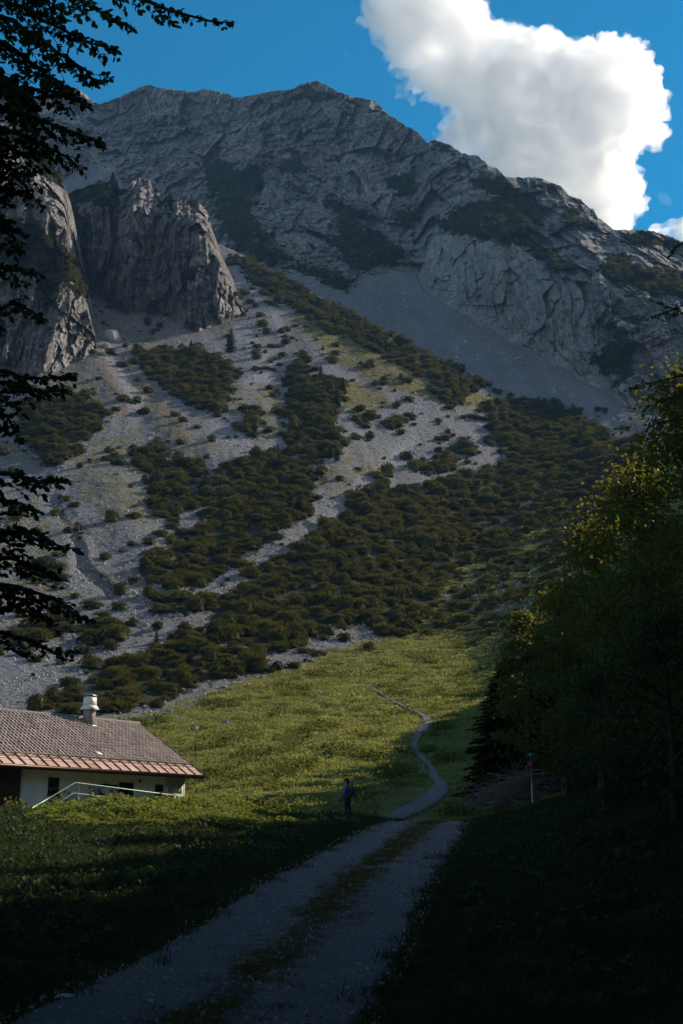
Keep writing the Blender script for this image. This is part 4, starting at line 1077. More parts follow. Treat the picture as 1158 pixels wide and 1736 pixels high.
# ---- the trail through the meadow
ks = np.linspace(0, len(PATHL) - 1, 260)
ctr = np.array(PATHL, float)
cxp = np.interp(ks, np.arange(len(PATHL)), ctr[:, 0]); cyp = np.interp(ks, np.arange(len(PATHL)), ctr[:, 1]); cw = np.interp(ks, np.arange(len(PATHL)), ctr[:, 2])
for _ in range(6):
    cxp[1:-1] = (cxp[:-2] + cxp[1:-1] * 2 + cxp[2:]) / 4
lat = np.linspace(-1, 1, 13)
XX = cxp[:, None] + lat[None] * (cw * .76 * (1 + .38 * fbm(ks / 1.2, 0 * ks, 3.1, 3)))[:, None]
YY = cyp[:, None] + 0 * XX
PP = T_at(XX, YY)
PP[..., 2] += 0.13 - .12 * smooth(.75, 1, np.abs(lat))[None]
o = obj('footpath', mesh_np('footpath', PP, [grid_faces(len(ks), 13)], M['road'], True, {'turf': np.broadcast_to(.75 * smooth(.6, 1, np.abs(lat))[None], XX.shape)}))
tag(o, 'narrow pale trail winding up through the meadow', 'path', kind='structure')
# ================================================================ THE HOUSE
HC = np.array([-7.9, 76.0, 1.3]); HA = math.atan2(.8, .6)
house = empty('house', HC, HA)
tag(house, 'white walled mountain hut with a tiled roof and copper eaves', 'house')
def hl(px, py, q):
    """local house coordinates of a picture position on the plane y = q"""
    v = (868 - py) / F; k = (px - 579) / F / (CP - v * SP)
    xl = (k * (76 + .6 * q) + 7.9 + .8 * q) / (.6 - .8 * k)
    Y = 76 + .8 * xl + .6 * q
    return xl, Y * float(tanE(py)) - HC[2]
M['plaster'] = simple('white plaster', (0.56, 0.62, 0.66), 0.9, 0, 0.07, 1.5, 0.2)
M['plank_white'] = simple('whitewashed boards', (0.66, 0.66, 0.64), 0.8, 0, 0.1, 5, 0.2)
M['timber'] = simple('dark brown timber', (0.045, 0.028, 0.02), 0.8, 0, 0.3, 4, 0.3)
M['frame'] = simple('brown window frame', (0.05, 0.032, 0.022), 0.6, 0, 0.2, 6)
M['darkdoor'] = simple('dark open doorway', (0.012, 0.011, 0.010), 0.9)
M['gutter'] = simple('dark copper gutter', (0.10, 0.055, 0.04), 0.45, 0.6, 0.3, 4)
M['metal_grey'] = simple('galvanised metal', (0.42, 0.42, 0.42), 0.4, 0.8, 0.15, 5)
M['rail'] = simple('green painted rail', (0.42, 0.58, 0.50), 0.4, 0.2, 0.2, 6)
M['teal'] = simple('teal sign board', (0.02, 0.24, 0.22), 0.5, 0, 0.1, 6)
M['red'] = simple('red sign paint', (0.42, 0.05, 0.05), 0.5, 0, 0.1, 6)
M['white'] = simple('white paint', (0.75, 0.75, 0.73), 0.5, 0, 0.06, 6)
def glass_mat():
    m, n, b = new_mat('window glass'); t = NT(n)
    b.inputs['Base Color'].default_value = (0.015, 0.017, 0.018, 1)
    b.inputs['Roughness'].default_value = 0.04; b.inputs['Specular IOR Level'].default_value = 0.9
    tc = t.n('ShaderNodeTexCoord').outputs['Object']
    t.l(t.bump(t.noise(tc, 1.2, 2), 0.05, 0.05), b.inputs['Normal'])
    return m
M['glass'] = glass_mat()
def tile_mat():
    m, n, b = new_mat('clay roof tiles'); t = NT(n)
    tc = t.n('ShaderNodeTexCoord').outputs['Object']
    tone = t.attr('tone')
    c = t.mix(tone, (0.20, 0.15, 0.13), (0.50, 0.40, 0.35))
    c = t.mix(t.ramp(t.noise(tc, 0.9, 7, 0.75), [(0.45, 0.0), (0.7, 0.6)]), c, (0.25, 0.24, 0.21))
    t.l(c, b.inputs['Base Color']); b.inputs['Roughness'].default_value = 0.62; b.inputs['Specular IOR Level'].default_value = 0.35
    t.l(t.bump(t.noise(tc, 40, 5, 0.7), 0.4, 0.01), b.inputs['Normal'])
    return m
M['tile'] = tile_mat()
def copper_mat():
    m, n, b = new_mat('weathered copper sheet'); t = NT(n)
    tc = t.n('ShaderNodeTexCoord').outputs['Object']
    c = t.mix(t.attr('tone'), (0.50, 0.24, 0.16), (0.80, 0.58, 0.48))
    c = t.mix(t.ramp(t.noise(t.scaled(tc, (3, .5, .5)), 2.0, 6, 0.7), [(0.5, 0.0), (0.8, 0.5)]), c, (0.30, 0.15, 0.10))
    t.l(c, b.inputs['Base Color']); b.inputs['Roughness'].default_value = 0.6; b.inputs['Metallic'].default_value = 0.0
    return m
M['copper'] = copper_mat()
XL, EZ, RZ, HY = -22.0, 2.50, 5.74, 5.4              # left end, eave height, ridge height, half depth
sl = np.array([0, HY, RZ - EZ]); SLEN = float(np.linalg.norm(sl)); sl /= SLEN; nrm = np.array([0, -sl[2], sl[1]])
rr = np.random.RandomState(31)
# roof: front slope of overlapping curved tiles, plain rear slope below it
BAND = 1.12; TW, TH = .27, .34
nx = int(-XL / TW); ny = int((SLEN - BAND) / TH) + 1
u = np.linspace(0, 1, 5)
def tiles(front=True):
    b = MB(); tone = []
    prof = .050 * np.sin(u * 2 * math.pi + .6)
    vv = np.array([0.0, 1.0])
    V = []; 
    for j in range(ny):
        v0 = BAND + j * TH - .02; v1 = min(v0 + TH + .05, SLEN)
        xs0 = XL + np.arange(nx) * TW
        n_ = len(xs0)
        jit = rr.normal(size=(n_, 1, 1)) * .006
        X = xs0[:, None, None] + (u * TW * 1.02)[None, None, :] + np.zeros((n_, 3, 1))
        vs_ = np.array([v0, v0, v1])[None, :, None] + rr.normal(size=(n_, 1, 1)) * .006 + np.zeros((n_, 3, 5))
        hs_ = np.array([-.02, .060, .004])[None, :, None] + prof[None, None, :] * np.array([1, 1, 1])[None, :, None] + jit
        P = np.stack([X, vs_ * sl[1] + hs_ * nrm[1], EZ + vs_ * sl[2] + hs_ * nrm[2]], -1)
        if not front: P[..., 1] = 2 * HY - P[..., 1]
        base = len(V) and sum(len(a) for a in V)
        V.append(P.reshape(-1, 3))
        t_ = np.clip(rr.normal(.5, .22, n_), 0, 1); t_[rr.uniform(size=n_) > .985] = 0.0
        tone.append(np.repeat(t_, 15))
    V = np.concatenate(V); n_ = len(V) // 15
    f = np.array([[r_ * 5 + c_, r_ * 5 + c_ + 1, (r_ + 1) * 5 + c_ + 1, (r_ + 1) * 5 + c_] for r_ in range(2) for c_ in range(4)])
    Fc = (np.arange(n_)[:, None, None] * 15 + f[None]).reshape(-1, 4)
    if not front: Fc = Fc[:, ::-1]
    return V, Fc, np.concatenate(tone)
Va, Fa, Ta = tiles(True); Vb, Fb, Tb = tiles(False)
roof = obj('roof', mesh_np('roof', np.concatenate([Va, Vb]), [np.concatenate([Fa, Fb + len(Va)])], M['tile'], False, {'tone': np.concatenate([Ta, Tb])}), house)
# deck under the tiles (one closed prism)
b = MB()
def prism(b, x0, x1, pts):
    n_ = len(pts); V = [[x, y, z] for x in (x0, x1) for y, z in pts]
    b.add(V, [[i, (i + 1) % n_, (i + 1) % n_ + n_, i + n_] for i in range(n_)])
    for s_, rev in ((0, 0), (n_, 1)):
        c_ = np.mean([[y, z] for y, z in pts], 0); k0 = b.n
        b.add([[V[s_][0], c_[0], c_[1]]] + [V[s_ + i] for i in range(n_)], [[0, 1 + i, 1 + (i + 1) % n_] if not rev else [0, 1 + (i + 1) % n_, 1 + i] for i in range(n_)])
up_ = .03
prism(b, XL, -.03, [(0.0, EZ - .10), (HY, RZ - .12 - .10 * 0), (2 * HY, EZ - .10), (2 * HY, EZ - .22), (HY, RZ - .30), (0.0, EZ - .22)])
b.build('roof_deck', M['timber'], roof)
b = MB()                                             # ridge tiles
for k in range(int(-XL / .36)):
    x0 = -k * .36
    th = np.linspace(-.2, math.pi + .2, 7)
    V = [[x0 - dx, HY + math.cos(t) * (.12 + .012 * (dx > 0)), RZ + .0 + math.sin(t) * .10 + rr.normal() * .003] for dx in (0, .37) for t in th]
    b.add(V, [[i, i + 1, i + 8, i + 7] for i in range(6)])
b.build('ridge_tiles', M['tile'], roof)
# copper eaves with standing seams
b = MB(); tone = []
nseam = int(-XL / .72)
nb_ = 0
for k in range(nseam + 1):
    x1 = -k * .72; x0 = max(XL, x1 - .72)
    for v0, v1, h0 in ((0.0, .60, .0), (.58, .86, .012), (.85, BAND + .03, .02)):
        P = [[x0, v * sl[1] + h * nrm[1], EZ + v * sl[2] + h * nrm[2]] for v, h in ((v0, h0 + .012), (v1, h0 + .002))] + [[x1, v * sl[1] + h * nrm[1], EZ + v * sl[2] + h * nrm[2]] for v, h in ((v0, h0 + .012), (v1, h0 + .002))]
        b.add(P, [[0, 2, 3, 1]]); t_ = np.clip(rr.normal(.45 if v0 == 0 else .9, .2), 0, 1); tone += [t_] * 4
cop = obj('copper_eaves', mesh_np('copper_eaves', np.concatenate(b.v), [np.concatenate(b.f4)], M['copper'], False, {'tone': tone}), roof)
b = MB()
for k in range(nseam + 1):
    x1 = -k * .72 - .02; v = np.array([0.0, BAND]); c_ = (sl * BAND / 2) + nrm * .035 + np.array([x1, 0, EZ])
    b.box(c_, (.035, BAND, .06), [(1, 0, 0), sl, nrm])
b.build('standing_seams', M['gutter'], cop)
b = MB()                                             # snow guard: posts, two rails and crossed wires
def onroof(x, v, h): return np.array([x, 0, EZ]) + sl * v + nrm * h
for v_, hh in ((.80, .24), (.80, .10)):
    b.tube([onroof(XL, v_, hh), onroof(-.25, v_, hh)], .018, 5)
for k in range(int(-XL / .72)):
    x = -.3 - k * .72
    b.tube([onroof(x, .80, .0), onroof(x, .80, .27)], .022, 4); b.tube([onroof(x, .80, .25), onroof(x, 1.05, .03)], .010, 4)
    b.tube([onroof(x, .80, .10), onroof(x - .36, .80, .24), onroof(x - .72, .80, .10)], .012, 4)
b.build('snow_guard', M['gutter'], roof)
b = MB()
b.tube([(XL, -.06, EZ - .08), (.05, -.06, EZ - .08)], .075, 8)
g_ = b.build('gutter', M['gutter'], roof, True)
b = MB(); b.box((XL / 2, .03, EZ - .13), (-XL, .035, .17)); b.box((-.02, HY / 2, (EZ + RZ) / 2 - .12), (.04, SLEN, .2), [(1, 0, 0), sl, nrm])
b.build('fascia', M['timber'], roof)
xl, zl = hl(8, 1299, .1); b = MB(); b.tube([(xl, -.02, EZ - .12), (xl + .05, .1, EZ - .28), (xl - .45, .75, EZ - .55), (xl - .5, .84, EZ - .9), (xl - .5, .84, 0)], .05, 7)
b.build('downpipe', M['copper'] if False else M['gutter'], roof, True)
# roof light / vent tile and darker replaced tiles
b = MB(); xl = -7.1
b.box(onroof(-6.9, 1.72, .07), (.38, .30, .05), [(1, 0, 0), sl, nrm]); b.build('roof_vent', M['white'], roof)
# chimney
chx, chy = -4.65, 4.75
b = MB(); b.box((chx, chy, 5.75), (.50, .50, 1.2)); M['chimshaft'] = simple('grey brown chimney render', (0.27, 0.23, 0.21), 0.9, 0, 0.2, 5)
chim = b.build('chimney', M['chimshaft'], roof)
def frustum(b, c, w0, w1, z0, z1):
    V = [[c[0] + sx * w / 2, c[1] + sy * w / 2, z] for w, z in ((w0, z0), (w1, z1)) for sx, sy in ((-1, -1), (1, -1), (1, 1), (-1, 1))]
    b.add(V, [[0, 1, 5, 4], [1, 2, 6, 5], [2, 3, 7, 6], [3, 0, 4, 7], [3, 2, 1, 0], [4, 5, 6, 7]])
b = MB(); frustum(b, (chx, chy), .80, .56, 6.17, 6.40); frustum(b, (chx, chy), .56, .52, 6.395, 6.86)
b.build('chimney_hood', M['white'], chim)
b = MB(); b.box((chx, chy, 6.88), (.42, .42, .06)); b.box((chx, chy, 6.98), (.62, .56, .045), [(.98, 0, -.17), (0, 1, 0), (.17, 0, .98)]); b.build('chimney_cap', M['metal_grey'], chim)
b = MB(); b.box((chx, chy - .32, 5.25), (.62, .22, .03), [(1, 0, 0), sl, nrm]); b.build('flashing', M['copper'] if False else M['metal_grey'], chim)
# front wall with real openings
WY = .9
x_left = hl(38, 1330, WY)[0]; x_right = hl(313, 1335, WY)[0]
def rect(pxa, pxb, pya, pyb):
    pc = (pya + pyb) / 2
    x0, z1 = hl(pxa, pya, WY); x1, _ = hl(pxb, pc, WY); z0 = hl(pxa, pyb, WY)[1]
    return (x0, x1, z0, z1)
w1 = rect(82, 101.5, 1317, 1347.5); w1 = (w1[0], w1[1], w1[2], w1[3])
dr = rect(202, 227.5, 1325.5, 1345); dr = (dr[0], dr[1], 0.02, dr[3])
w2 = rect(263, 278, 1329.5, 1350); w2 = (w2[0], w2[1], .02, w2[3])
def holed_wall(b, x0, x1, z0, z1, y, holes, depth=.2):
    xs_ = sorted({x0, x1, *[h[0] for h in holes], *[h[1] for h in holes]}); zs_ = sorted({z0, z1, *[h[2] for h in holes], *[h[3] for h in holes]})
    for i in range(len(xs_) - 1):
        for j in range(len(zs_) - 1):
            cx_, cz_ = (xs_[i] + xs_[i + 1]) / 2, (zs_[j] + zs_[j + 1]) / 2
            if any(h[0] < cx_ < h[1] and h[2] < cz_ < h[3] for h in holes): continue
            b.add([[xs_[i], y, zs_[j]], [xs_[i + 1], y, zs_[j]], [xs_[i + 1], y, zs_[j + 1]], [xs_[i], y, zs_[j + 1]]], [[0, 1, 2, 3]])
    for h in holes:
        a, c_, z0_, z1_ = h
        for p, q in (((a, z0_), (c_, z0_)), ((c_, z0_), (c_, z1_)), ((c_, z1_), (a, z1_)), ((a, z1_), (a, z0_))):
            b.add([[p[0], y, p[1]], [q[0], y, q[1]], [q[0], y + depth, q[1]], [p[0], y + depth, p[1]]], [[0, 1, 2, 3]])
b = MB(); holed_wall(b, x_left, x_right, -.6, EZ + .35, WY, [w1, dr, w2])
# gable wall at the right end and the return at the left end
b.add([[x_right, WY, -.6], [x_right, 2 * HY - WY, -.6], [x_right, 2 * HY - WY, EZ + .3], [x_right, HY, RZ - .35], [x_right, WY, EZ + .3]], [[0, 1, 2], [0, 2, 4], [2, 3, 4]])
b.add([[x_left, WY, -.6], [x_left, 1.05, -.6], [x_left, 1.05, EZ + .4], [x_left, WY, EZ + .35]], [[0, 3, 2, 1]])
b.add([[XL + .5, 2 * HY - WY, -.6], [x_right, 2 * HY - WY, -.6], [x_right, 2 * HY - WY, EZ + .3], [XL + .5, 2 * HY - WY, EZ + .3]], [[3, 2, 1, 0]])
b.build('wall', M['plaster'], house)
b = MB()                                             # recessed dark timber end on the left
b.add([[XL + .5, 1.05, -.6], [x_left, 1.05, -.6], [x_left, 1.05, EZ + .4], [XL + .5, 1.05, EZ + .4]], [[0, 1, 2, 3]])
b.add([[XL + .5, 1.05, -.6], [XL + .5, 2 * HY - WY, -.6], [XL + .5, 2 * HY - WY, EZ + .2], [XL + .5, HY, RZ - .35], [XL + .5, 1.05, EZ + .4]], [[2, 1, 0], [4, 2, 0], [4, 3, 2]])
for k in range(20): b.box((XL + .7 + k * .42, 1.02, 1.0), (.03, .03, 3.2))
b.build('timber_wall', M['timber'], house)
def framed(h, name, mull=True, glass=True):
    a, c_, z0_, z1_ = h; y = WY + .09; t_ = .055
    b = MB()
    b.box(((a + c_) / 2, y, z1_ - t_ / 2), (c_ - a, .06, t_)); b.box(((a + c_) / 2, y, z0_ + t_ / 2), (c_ - a, .06, t_))
    b.box((a + t_ / 2, y, (z0_ + z1_) / 2), (t_, .06, z1_ - z0_ - 2 * t_)); b.box((c_ - t_ / 2, y, (z0_ + z1_) / 2), (t_, .06, z1_ - z0_ - 2 * t_))
    if mull: b.box(((a + c_) / 2 + .1, y, (z0_ + z1_) / 2), (.05, .055, z1_ - z0_ - 2 * t_))
    f_ = b.build(name, M['frame'], house)
    b = MB(); b.add([[a, WY + .12, z0_], [c_, WY + .12, z0_], [c_, WY + .12, z1_], [a, WY + .12, z1_]], [[0, 1, 2, 3]])
    b.build('pane' if glass else 'doorway_dark_sheet', M['glass'] if glass else M['darkdoor'], f_)  # without glass: near-black sheet painted as the dark inside of the open doorway
    return f_
f1 = framed(w1, 'window'); b = MB(); b.box(((w1[0] + w1[1]) / 2 + .06, WY - .05, w1[2] - .025), (w1[1] - w1[0] + .2, .14, .04)); b.build('sill', M['timber'], f1)
framed(dr, 'door', False, False)
framed(w2, 'glazed_door', True, True)
x0, z0 = hl(235, 1323.5, WY); b = MB(); b.tube([(x0, WY, z0 + .02), (x0, WY - .12, z0 + .04)], .02, 6); b.tube([(x0, WY - .14, z0 - .1), (x0, WY - .14, z0 + .06)], [.075, .05], 8)
b.build('wall_lamp', M['darkdoor'], house, True)
# carved dark board between window and door, white boards and signs at the right end
r_ = rect(168, 199, 1328, 1335); b = MB(); b.tube([(r_[0], WY - .03, (r_[2] + r_[3]) / 2 - .04), ((r_[0] * .7 + r_[1] * .3), WY - .03, (r_[2] + r_[3]) / 2 + .02), ((r_[0] * .3 + r_[1] * .7), WY - .03, (r_[2] + r_[3]) / 2 - .03), (r_[1], WY - .03, (r_[2] + r_[3]) / 2 + .03)], [.05, .10, .09, .05], 8)
b.build('carved_board', M['timber'], house)
xa = hl(279, 1340, WY)[0]
b = MB()
k = 0; x = xa
while x < x_right - .02:
    x2 = min(x + .115, x_right); b.box(((x + x2) / 2 - .006, WY - .012, .95), (x2 - x - .014, .02, 3.1)); x = x2
b.build('board_cladding', M['plank_white'], house)
def board(pxa, pxb, pya, pyb, mat, name, lines=0, lm=None, border=True):
    a, c_, z0_, z1_ = rect(pxa, pxb, pya, pyb)
    root_ = None
    if border:
        b = MB(); b.box(((a + c_) / 2, WY - .035, (z0_ + z1_) / 2), (c_ - a + .07, .02, z1_ - z0_ + .07)); root_ = b.build('board_edge', M['white'], None)
    b = MB(); b.box(((a + c_) / 2, WY - .052, (z0_ + z1_) / 2), (c_ - a, .014, z1_ - z0_)); o_ = b.build(name, mat, house)
    if root_: root_.parent = o_
    if lines:
        b = MB(); rq = random.Random(int(pxa))
        for i in range(lines):                                   # lines of small unreadable lettering
            zz = z1_ - (z1_ - z0_) * (i + .8) / (lines + .6); xx = a + (c_ - a) * .15; xe = a + (c_ - a) * rq.uniform(.6, .88)
            while xx < xe:
                ww = rq.uniform(.015, .035); b.box((xx + ww / 2, WY - .064, zz), (ww, .006, (z1_ - z0_) / (lines + .6) * .38)); xx += ww + .012
        b.build('lettering', lm or M['white'], o_)
    return o_
board(284.5, 296, 1331.5, 1340, M['teal'], 'notice_board', 3)
board(299, 307.5, 1332, 1343, M['teal'], 'notice_board', 4)
board(285, 291, 1340.8, 1343.2, M['red'], 'red_plate', 0, border=False)
# small white plate with a red heart shape
o_ = board(290, 295, 1347.5, 1354, M['white'], 'heart_plate', 0, border=False)
a, c_, z0_, z1_ = rect(290.4, 294.6, 1348, 1352.5); b = MB(); cx_ = (a + c_) / 2; hw = (c_ - a) / 2; hz_ = (z1_ - z0_) / 2; cz_ = (z0_ + z1_) / 2
pts = [(cx_ + hw * (16 * math.sin(t) ** 3) / 16, cz_ + hz_ * (13 * math.cos(t) - 5 * math.cos(2 * t) - 2 * math.cos(3 * t) - math.cos(4 * t)) / 15) for t in np.linspace(0, 2 * math.pi, 20, endpoint=False)]
b.add([[cx_, WY - .066, cz_]] + [[p[0], WY - .066, p[1]] for p in pts], [[0, 1 + (i + 1) % 20, 1 + i] for i in range(20)]); b.build('heart', M['red'], o_)
# ---- tube railing of the ramp in front of the wall
RQ = -1.15
rail = empty('railing', HC, HA); tag(rail, 'thin green tube railing of the ramp in front of the hut wall', 'railing')
def rp(px, py): x_, z_ = hl(px, py, RQ); return (x_, RQ, z_)
b = MB(); b.tube([rp(55, 1369.5), rp(91, 1348.5), rp(127.5, 1327), rp(131, 1327), rp(200, 1336), rp(306, 1349.5), rp(307, 1362)], .024, 7); b.build('top_rail', M['rail'], rail, True)
b = MB(); b.tube([rp(62, 1384), rp(91, 1366), rp(125, 1344.5), rp(134, 1345.5), rp(212, 1354.5), rp(304, 1366)], .019, 7); b.build('middle_rail', M['rail'], rail, True)
for px, pt in ((60, 1366.5), (91, 1348.5), (134, 1327.6), (181, 1333.6), (228, 1339.7), (276, 1345.8)):
    x_, z_ = hl(px, pt, RQ); b = MB(); b.tube([(x_, RQ, z_), (x_, RQ, z_ - 1.25)], .022, 7); b.build('post', M['rail'], rail, True)
# concrete ramp edge under the railing
ramp = empty('ramp', HC, HA); tag(ramp, 'grey concrete ramp edge rising below the green railing', 'ramp')
b = MB(); pts = [rp(60, 1392), rp(128, 1364), rp(310, 1372)]
V = []
for p in pts:
    for dy in (0, 1.9):
        for dz in (0, -1.4): V.append([p[0], RQ + dy, p[2] + dz])
f = []
for s_ in (0, 4): f += [[s_, s_ + 4, s_ + 6, s_ + 2][::-1], [s_, s_ + 1, s_ + 5, s_ + 4][::-1]]
b.add(V, f + [[0, 2, 3, 1], [8, 9, 11, 10]]); b.build('ramp_slab', M['stone'], ramp)

# ================================================================ SMALL THINGS IN THE MEADOW
def at_T(px, py): return T_at(px, py)
P = at_T(331, 1290); d = P[1] * CP + P[2] * SP
mast = empty('lamp_post', P, .3); tag(mast, 'thin dark pole with a small white box on top, behind the roof edge', 'pole')
Hm = 52 * d / F
b = MB(); b.tube([(0, 0, -.3), (.02, 0, Hm)], [.03, .022], 6); b.build('pole', M['timber'], mast)
b = MB(); b.box((.02, 0, Hm + .12), (.20, .18, .26)); b.box((.02, 0, Hm + .265), (.26, .24, .03)); b.box((.06, 0, Hm - .03), (.10, .10, .05)); b.build('box', M['white'], mast)
stk = [(713, 1315, 20, 'thickest pale stake beside the bend of the trail'), (717.5, 1304, 22, 'leaning pale stake touching the thickest one by the trail bend'), (709.5, 1302, 17, 'thin stake just above the leaning pair by the trail bend'),
       (694.5, 1284, 13, 'stake at the narrow upper neck of the trail'), (529, 1238, 14, 'thin stake alone in the meadow left of the trail'), (430, 1185, 12, 'thin stake high in the meadow above the hiker'),
       (268, 1231, 9, 'tiny stake next to the roof ridge end'), (318, 1232, 10, 'tiny stake in the meadow left of the white box pole'), (354, 1228, 9, 'tiny stake in the meadow right of the white box pole'), (387, 1232, 8, 'tiny stake below the grey boulder in the meadow'), (312, 1290, 10, 'tiny stake just right of the lower roof edge')]
M['stake'] = simple('weathered pale wood', (0.42, 0.38, 0.32), 0.8, 0, 0.2, 8)
for q, (px, py, hh, lab) in enumerate(stk):
    P = at_T(px, py); d = P[1] * CP + P[2] * SP; h_ = hh * d / F; r0 = .030 if q < 2 else .018
    b = MB(); b.tube([(0, 0, -.2), (.01, 0, h_ * .5), (.02, 0, h_)], [r0, r0, r0 * .9], 6); b.tube([(.02, 0, h_ - .001), (.02, 0, h_ + r0)], [r0 * .9, .003], 6)
    o = b.build('stake', M['stake']); o.location = P; o.rotation_euler = (0, (.02, .16, -.05, .03)[q % 4], q * .9)
    tag(o, lab, 'stake', 'marker stakes in the meadow')
# ---- signpost at the foot of the wood
def rb(px, Y): x_ = Y * (px - 579) / F / 1.02; return np.array([x_, Y, land_z(x_, Y)])
P = rb(901.5, 62.3); d = P[1] * CP + P[2] * SP
zt = 62.3 * float(tanE(1276)); Hs = zt - P[2]
sp = empty('signpost', P); tag(sp, 'thin grey signpost with a teal arrow board above a red board', 'signpost')
b = MB(); b.tube([(0, 0, -.3), (0, 0, Hs)], .033, 8); b.tube([(0, 0, Hs), (0, 0, Hs + .03)], [.033, .005], 8); b.build('post', M['metal_grey'], sp, True)
def plate(b, x0, x1, z0, z1, y, tip, th=.025):
    if tip < 0: pts = [(x1, z0), (x1, z1), (x0 + .08, z1), (x0, (z0 + z1) / 2), (x0 + .08, z0)]
    elif tip > 0: pts = [(x0, z0), (x0, z1), (x1 - .08, z1), (x1, (z0 + z1) / 2), (x1 - .08, z0)]
    else: pts = [(x0, z0), (x0, z1), (x1, z1), (x1, z0)]
    n_ = len(pts); V = [[x, y + s_ * th / 2, z] for s_ in (-1, 1) for x, z in pts]
    b.add(V, [[i, (i + 1) % n_, (i + 1) % n_ + n_, i + n_] for i in range(n_)])
    c_ = np.mean(pts, 0)
    for s_ in (0, 1): b.add([[c_[0], y + (s_ * 2 - 1) * th / 2, c_[1]]] + V[s_ * n_:(s_ + 1) * n_], [[0, 1 + i, 1 + (i + 1) % n_] for i in range(n_)])
M['blue'] = simple('teal blue arrow board', (0.02, 0.22, 0.36), 0.5, 0, 0.1, 6)
b = MB(); plate(b, -.22, .20, Hs - .17, Hs - .04, -.05, -1); ar = b.build('arrow_board', M['blue'], sp)
b = MB(); b.box((-.03, -.068, Hs - .105), (.05, .008, .05)); b.box((.10, -.068, Hs - .09), (.10, .006, .015)); b.box((.10, -.068, Hs - .125), (.08, .006, .015)); b.build('marking', M['white'], ar)
b = MB(); plate(b, -.19, .04, Hs - .62, Hs - .38, -.05, 0); rd_ = b.build('red_board', M['red'], sp)
b = MB(); b.box((-.05, -.068, Hs - .50), (.022, .008, .10)); b.box((-.035, -.068, Hs - .52), (.05, .006, .022)); b.build('marking', M['white'], rd_)
# ---- heap of cut branches
pile = obj('brush_pile', None)
P = rb(893, 64.4); rq = np.random.RandomState(77); b = MB()
for k in range(420):
    a = rq.uniform(0, 2 * math.pi); L_ = rq.uniform(.7, 2.7)
    c_ = np.array([rq.normal() * 1.2, rq.normal() * .5, 0]); c_[2] = max(.05, (1.9 - .5 * abs(c_[0]) - .4 * abs(c_[1])) * rq.uniform(.1, 1.0))
    dr_ = unit(np.array([math.cos(a), math.sin(a) * .6, rq.normal() * .35])); n_ = 5
    t = np.linspace(-.5, .5, n_)[:, None] * L_
    p = c_ + dr_ * t + np.cumsum(rq.normal(size=(n_, 3)) * .055, axis=0); p[:, 2] = np.maximum(p[:, 2], .02)
    r0 = rq.choice([.009, .013, .02, .032], p=[.45, .3, .18, .07]); b.tube(p, np.linspace(r0, r0 * .4, n_), 4, False)
    for _ in range(3):
        s0 = p[rq.randint(1, n_)]; dd = unit(dr_ + rq.normal(size=3) * .7); b.tube([s0, s0 + dd * .22, s0 + dd * .5 + rq.normal(size=3) * .05], [r0 * .5, r0 * .35, .003], 3, False)
pile_me = b.mesh('brush_pile', M['deadwood'])
bpy.data.objects.remove(pile); pile = obj('brush_pile', pile_me); pile.location = P
tag(pile, 'tangled heap of grey cut branches behind the signpost', 'brush pile')
# ================================================================ THE HIKER
def skin(name, verts, edges, radii, mat, parent=None, root=0, sub=2):
    me = bpy.data.meshes.new(name); me.from_pydata([tuple(v) for v in verts], edges, []); me.update()
    o = obj(name, me, parent); me.materials.append(mat)
    sk_ = o.modifiers.new('skin', 'SKIN'); sk_.use_smooth_shade = True
    sv = me.skin_vertices[0].data
    for i, r_ in enumerate(radii):
        sv[i].radius = (r_, r_) if not hasattr(r_, '__len__') else r_
        sv[i].use_root = (i == root)
    ss = o.modifiers.new('smooth', 'SUBSURF'); ss.levels = sub; ss.render_levels = sub
    return o
M['skinc'] = simple('tanned skin', (0.42, 0.24, 0.17), 0.6, 0, 0.05, 8)
M['blueshirt'] = simple('blue shirt cloth', (0.015, 0.10, 0.30), 0.85, 0, 0.15, 12)
M['trouser'] = simple('dark grey trousers', (0.035, 0.032, 0.034), 0.9, 0, 0.15, 12)
M['hat'] = simple('dark hat felt', (0.02, 0.02, 0.03), 0.9, 0, 0.1, 12)
M['packm'] = simple('olive grey pack cloth', (0.045, 0.04, 0.032), 0.85, 0, 0.2, 10)
M['boot'] = simple('grey boot leather', (0.14, 0.13, 0.125), 0.8, 0, 0.2, 10)
HP = T_at(589, 1386.5)
HR = math.atan2(.35, -.94)
# facing +x, left +y, up +z ; the left side is turned to the viewer
V = [(0, 0, .93), (0, 0, 1.10), (.01, 0, 1.28), (0.0, 0, 1.40), (.03, 0, 1.48), (.05, 0, 1.58), (.065, 0, 1.66),     # 0-6 pelvis spine neck head
     (0, .17, 1.38), (.02, .21, 1.13), (.23, .24, .97), (.30, .24, .95),                                               # 7-10 left arm
     (0, -.17, 1.38), (.02, -.21, 1.13), (.22, -.24, .98), (.30, -.24, .96),                                           # 11-14 right arm
     (0.0, .09, .88), (.06, .10, .50), (.0, .10, .09), (.13, .11, .03),                                                # 15-18 left leg
     (0.0, -.09, .88), (-.04, -.10, .50), (-.20, -.10, .10), (-.08, -.11, .03)]                                        # 19-22 right leg
Ed = [(0, 1), (1, 2), (2, 3), (3, 4), (4, 5), (5, 6), (3, 7), (7, 8), (8, 9), (9, 10), (3, 11), (11, 12), (12, 13), (13, 14), (0, 15), (15, 16), (16, 17), (17, 18), (0, 19), (19, 20), (20, 21), (21, 22)]
Ra = [(.14, .12), (.14, .11), (.15, .12), (.12, .10), .052, (.085, .075), (.08, .07), .058, .044, .030, .028, .058, .044, .030, .028, .085, .055, .038, .035, .085, .055, .038, .035]
